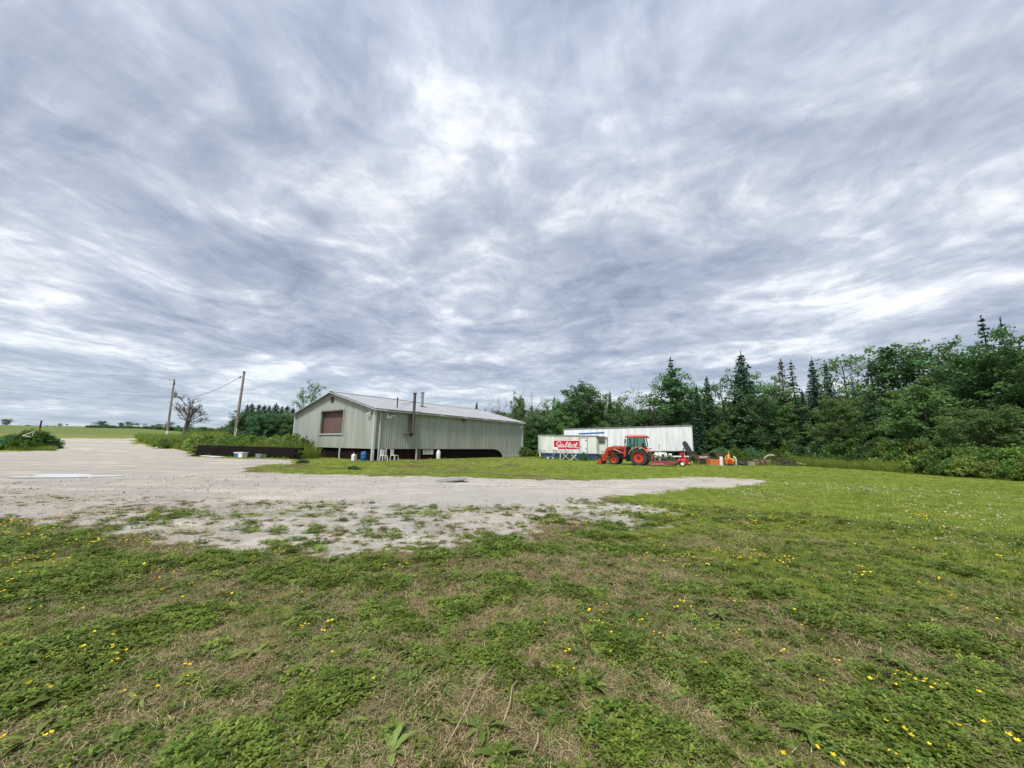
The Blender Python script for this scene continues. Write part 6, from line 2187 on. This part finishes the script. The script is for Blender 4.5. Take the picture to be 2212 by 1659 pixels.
def build_cover():
    rs = np.random.RandomState(77)
    g_short = source('grass_source', [tuft(500 + i, 20, .050, .055, .0017, 1.1, M_GRASS, 'grass') for i in range(5)])
    g_far = source('turf_source', [tuft(520 + i, 26, .060, .13, .0050, .9, M_LAWN, 'grass', seg=1) for i in range(4)])
    s_src = source('straw_source', [straw(540 + i, 34, .07, M_STRAW) for i in range(5)] + [tuft(550 + i, 12, .07, .05, .0016, 1.0, M_STRAW, 'straw') for i in range(3)])
    c_src = source('clover_source', [clover_tuft(560 + i, 46, .085) for i in range(5)])
    w_src = source('weed_source', [rosette(580 + i, 8 + 2 * (i % 3), .075 + .02 * (i % 3), .0085 + .003 * (i % 2)) for i in range(6)])
    y_src = source('flower_source', [flower_head(600 + i, 1 + i % 3, .065, .0075, M_PETAL, .03) for i in range(4)])
    wf_src = source('white_flower_source', [flower_head(620 + i, 1, .065, .0075, M_WFLOW, .02) for i in range(3)])
    X, Y, S = [], [], []
    for (r0, r1, dens, sc) in ((1.7, 4.5, 1250, 1.0), (4.5, 8, 650, 1.1), (8, 13, 260, 1.35)):
        x, y = ring_points(r0, r1, dens, rs)
        X.append(x); Y.append(y); S.append(np.full(len(x), sc))
    x, y, s = np.concatenate(X), np.concatenate(Y), np.concatenate(S)
    veg, dry, clo = fields(x, y)
    n = len(x)
    u = rs.rand(n)
    # sharper patches: green tufts and straw alternate on a small scale
    pat = fbm(x * 2.2 + 11, y * 2.2 + 31, 3)
    dr = np.clip(dry + (pat - .5) * 1.5, 0, 1)
    keep = rs.rand(n) < np.clip(veg, 0, 1) ** 1.3
    kind = np.where(rs.rand(n) < .025 + clo * .62, 2, np.where(rs.rand(n) < dr * .62, 1, 0))
    near = np.clip(1 - np.hypot(x, y) / 28, 0, 1)
    z = hgt(x, y) + (fbm(x * 3.1, y * 3.1, 3) - .5) * .05 * near + clo * veg * .012 * near

    def put(name, col, sel, nv, sc, label, tilt=.15, mx=None):
        k = np.where(sel)[0]
        if mx is not None and len(k) > mx:
            k = rs.permutation(k)[:mx]
        P = np.stack([x[k], y[k], z[k]], 1)
        rot = np.stack([rs.normal(0, tilt, len(k)), rs.normal(0, tilt, len(k)), rs.rand(len(k)) * 6.28], 1)
        o = scatter(name, col, P, rot, s[k] * sc * (.7 + .6 * rs.rand(len(k))), rs.randint(0, nv, len(k)))
        tag(o, label, 'ground cover', None, 'stuff')
        return o
    l_short = source('short_lawn_source', [tuft(510 + i, 22, .055, .045, .0019, 1.1, M_LAWN, 'grass') for i in range(4)])
    lawny = rs.rand(n) < sm((x - 1.2) / 3.5) * sm((y - 3.0) / 3) * .85
    put('lawn_grass', l_short, keep & (kind == 0) & lawny, 4, 1.0, 'short yellow green mown grass on the right of the foreground')
    put('grass', g_short, keep & (kind == 0) & ~lawny, 5, 1.0, 'short patchy green grass of the near foreground')
    put('dry_grass', s_src, keep & (kind == 1), 8, 1.05, 'dry straw coloured grass matted over the foreground')
    put('clover', c_src, keep & (kind == 2) & (rs.rand(n) < .7), 5, 1.05, 'bright green clover patches in the foreground')
    weedp = .03 + .09 * sm((fbm(x * .9 + 5, y * .9 + 70, 3) - .5) / .1)
    put('weeds', w_src, keep & (rs.rand(n) < weedp * 1.8) & (clo < .6), 6, .68, 'broad leafed weeds scattered through the grass', .12)
    fl = fbm(x * .8 + 15, y * .8 + 90, 2)
    put('yellow_flowers', y_src, keep & (rs.rand(n) < .012 * sm((fl - .52) / .08) + .0008) & (dry < .9), 4, 1.0, 'small yellow flowers dotted over the grass and clover')
    # beyond: bigger tufts
    X, Y, S = [], [], []
    for (r0, r1, dens, sc) in ((12.5, 20, 75, 1.05), (20, 32, 30, 1.25), (32, 52, 12, 1.5)):
        xx, yy = ring_points(r0, r1, dens, rs)
        X.append(xx); Y.append(yy); S.append(np.full(len(xx), sc))
    x, y, s = np.concatenate(X), np.concatenate(Y), np.concatenate(S)
    loc = np.stack([x - BX, y - BY], 1)
    lx = loc[:, 0] * math.cos(BROT) + loc[:, 1] * math.sin(BROT); ly = -loc[:, 0] * math.sin(BROT) + loc[:, 1] * math.cos(BROT)
    inb = (lx > -.1) & (lx < BLEN + .1) & (ly > -.1) & (ly < BWID + .1)
    veg, dry, clo = fields(x, y)
    n = len(x)
    z = hgt(x, y)
    keep = (rs.rand(n) < np.clip(veg, 0, 1) ** 2.0 * .8) & ~inb
    isdry = rs.rand(n) < dry * .5
    put('lawn_grass', g_far, keep & ~isdry, 4, 1.0, 'mown grass of the lawn in front of the barn and tractor')
    s = s * 2.2
    put('dry_lawn_grass', s_src, keep & isdry, 8, 1.0, 'drier tan tufts in the lawn and gravel edge')
    s = s / 2.2 * 1.6
    # white clover flowers on the right lawn, yellow ones in drifts
    X, Y = ring_points(4.5, 24, 26, rs)
    x, y = X, Y
    z = hgt(x, y); s = .8 + .055 * np.hypot(x, y)
    veg, dry, clo = fields(x, y)
    reg = sm((x - 1.0) / 5) * sm((y - 3.5) / 3)
    wp = reg * (.05 + .95 * sm((fbm(x * .35 + 3, y * .35 + 44, 3) - .50) / .12)) * .42
    put('white_clover_flowers', wf_src, (rs.rand(len(x)) < wp) & (veg > .8), 3, 1.0, 'white clover flowers sprinkled over the right hand lawn')
    yp = .75 * sm((fbm(x * .5 + 15, y * .5 + 90, 2) - .70) / .05) * (y < 11) + .004
    for (px, py, rad) in ((345, 1112, .8), (60, 1140, 1.6), (280, 1145, .8), (1160, 1122, .8), (1200, 1135, .6), (1440, 1115, .9), (1380, 1210, .6), (1560, 1115, .8), (1700, 1140, 1.0), (840, 1215, .6), (560, 1210, .5)):
        c = gr(px, py)
        yp = np.maximum(yp, .9 * np.exp(-((x - c[0]) ** 2 + (y - c[1]) ** 2) / rad ** 2))
    s = .75 + .05 * np.hypot(x, y)
    put('yellow_flower_drifts', y_src, (rs.rand(len(x)) < yp * .6) & (veg > .45), 4, 1.0, 'drifts of yellow flowers along the gravel edge and lawn')
    # tall grass: bank left of the barn, wood edge, round the poles
    gr_w0, gr_w1 = gr(412, 985), gr(632, 992)
    gr_wn = np.array([-(gr_w1 - gr_w0)[1], (gr_w1 - gr_w0)[0]]) / np.hypot(*(gr_w1 - gr_w0))
    t_src = source('tall_grass_source', [tuft(640 + i, 34, .75, .22, .010, .35, M_TALLG, 'tall_grass', bend=.15) for i in range(4)])
    d = lambda px: np.interp(px, WOOD_PX, WOOD_D)
    pts = []
    for k in range(3600):
        px = 1690 + rs.rand() * 640
        Yd = d(px) - 2.4 - (2.6 + 2.2 * (px < 1950)) * rs.rand()
        q = at(px, 985, Yd)
        pts.append((q[0], Yd, .7 + .5 * rs.rand()))
    for k in range(900):
        px = 1000 + rs.rand() * 200
        Yd = 50 + 3 * rs.rand()
        pts.append((at(px, 985, Yd)[0], Yd, .6))
    k = 0
    while k < 9500:
        px = 290 + rs.rand() * 360
        Yd = 41.5 + 24 * rs.rand() ** 1.5
        q = at(px, 965, Yd)
        if sdist([q[0]], [Yd], CORE)[0] < .5:
            k += 1
            continue
        wd = np.dot(np.array([q[0], Yd]) - gr_w0, gr_wn)
        if wd < .9 and px > 405:
            k += 1
            continue
        pts.append((q[0], Yd, (.75 if px < 400 else 1.35) + .6 * rs.rand()))
        k += 1
    for k in range(900):
        px = -40 + rs.rand() * 160
        Yd = 44.2 + 2.6 * rs.rand()
        pts.append((at(px, 965, Yd)[0], Yd, .5 + .4 * rs.rand()))
    for k in range(700):
        px = 1392 + rs.rand() * 330
        Yd = 38.9 + 3.2 * rs.rand()
        pts.append((at(px, 990, Yd)[0], Yd, .35 + .45 * rs.rand()))
    for k in range(160):
        px = 1160 + rs.rand() * 140
        Yd = 41.3 + .6 * rs.rand()
        pts.append((at(px, 985, Yd)[0], Yd, .25 + .3 * rs.rand()))
    w0, w1 = gr(412, 985), gr(632, 992)
    wn = np.array([-(w1 - w0)[1], (w1 - w0)[0]]) / np.hypot(*(w1 - w0))
    for k in range(420):
        u = rs.rand()
        off = .95 + 1.0 * rs.rand() if k % 9 else -.18
        q = w0 + (w1 - w0) * u + wn * off
        pts.append((q[0], q[1], 1.5 + .6 * rs.rand() if k % 9 else .16 + .28 * rs.rand() ** 2))
    A = np.array(pts)
    lx = (A[:, 0] - BX) * math.cos(BROT) + (A[:, 1] - BY) * math.sin(BROT); ly = -(A[:, 0] - BX) * math.sin(BROT) + (A[:, 1] - BY) * math.cos(BROT)
    A = A[~((lx > -.3) & (lx < BLEN + .3) & (ly > -.3) & (ly < BWID + .3))]
    x, y, s = A[:, 0], A[:, 1], A[:, 2]
    z = hgt(x, y)
    put('tall_grass', t_src, np.ones(len(x), bool), 4, 1.0, 'tall unmown grass and weeds along the wood and the bank', .08)
    # pebbles where the gravel meets the grass
    pb = []
    for i in range(4):
        bm = bmesh.new()
        bmesh.ops.create_icosphere(bm, subdivisions=1, radius=.016)
        r3 = np.random.RandomState(700 + i)
        for v in bm.verts:
            v.co = v.co * float(.7 + .6 * r3.rand())
            v.co.z *= .6
        me = bpy.data.meshes.new('pebble'); bm.to_mesh(me); bm.free()
        me.materials.append(mat('pale_pebble', (.5, .47, .42), .9, c2=(.3, .28, .25), scale=3))
        pb.append(me)
    p_src = source('pebble_source', pb)
    x, y = ring_points(2, 24, 34, rs)
    veg, dry, clo = fields(x, y)
    z = hgt(x, y) + (fbm(x * 3.1, y * 3.1, 3) - .5) * .05 * np.clip(1 - np.hypot(x, y) / 28, 0, 1)
    s = np.exp(rs.normal(0, .5, len(x))) * (1 + .05 * np.maximum(0, np.hypot(x, y) - 8))
    put('gravel', p_src, rs.rand(len(x)) < (.012 + .9 * (1 - veg)), 4, .7, 'loose pale gravel stones on the driveway edge', .5)


build_cover()


def build_near_plants():
    """broad leafed plants and dry stalks close enough to pick out one by one"""
    rs = np.random.RandomState(31)
    meshes = [rosette(800 + i, 10 + i % 4, .125 + .02 * (i % 3), .0135 + .003 * (i % 3)) for i in range(5)]
    where = [(1460, 1430), (1640, 1480), (1500, 1470), (1750, 1590), (1930, 1440), (2010, 1500), (1690, 1440), (1560, 1560), (1830, 1640), (2130, 1600),
             (960, 1490), (1000, 1460), (900, 1470), (1010, 1420), (880, 1420), (760, 1580), (940, 1560), (1030, 1585), (420, 1470), (520, 1500), (300, 1520), (390, 1600),
             (120, 1520), (60, 1600), (240, 1620), (600, 1600), (560, 1420), (1290, 1500), (1240, 1450), (1390, 1520), (1180, 1560), (820, 1640), (1080, 1640), (1560, 1330), (1700, 1320), (1860, 1300), (2060, 1340)]
    for i, (px, py) in enumerate(where):
        c = gr(px + rs.normal(0, 8), py + rs.normal(0, 5))
        e = empty('weed_plant', (c[0], c[1], hz1(*c)), rs.rand() * 6.28, 'broad leafed weed rosette in the %s foreground, %s' % ('left hand' if px < 700 else 'middle' if px < 1350 else 'right hand', 'nearest the camera' if py > 1530 else 'a little farther off' if py > 1400 else 'farthest from the camera'), 'plant', 'broad leafed weeds near the camera')
        s = .75 + .5 * rs.rand()
        e.scale = (s, s, s)
        link_mesh('leaves', meshes[i % 5], e)
    st = mat('dry_stalk', (.42, .33, .22), .9, var=.3, scale=20)
    def stalk(a, b, lab, h=.04, fork=None):
        a, b = gr(*a), gr(*b)
        za, zb = hz1(*a) + .02, hz1(*b) + h
        e = empty('dry_stalk', (a[0], a[1], za), 0, lab, 'stalk', 'dry stalks lying in the foreground')
        dx, dy, dz = b[0] - a[0], b[1] - a[1], zb - za
        MB().tube([(0, 0, 0), (dx * .35 + .01, dy * .35, dz * .4 + .03), (dx * .7 - .01, dy * .7, dz * .8 + .035), (dx, dy, dz)], [.004, .0036, .003, .0018], 6).build('stem', st, e, True)
        if fork:
            f = gr(*fork)
            MB().tube([(dx * .35 + .01, dy * .35, dz * .4 + .03), (f[0] - a[0], f[1] - a[1], .03)], [.003, .0015], 5).build('side_shoot', st, e, True)
    stalk((945, 1655), (1070, 1450), 'long pale dry stalk with a side shoot, lying bottom centre', .05, (1010, 1590))
    stalk((1085, 1575), (1118, 1490), 'short pale dry stalk right of the long forked one', .05)
    stalk((1150, 1640), (1172, 1600), 'tiny dry stalk in the grass near the bottom centre', .03)


build_near_plants()
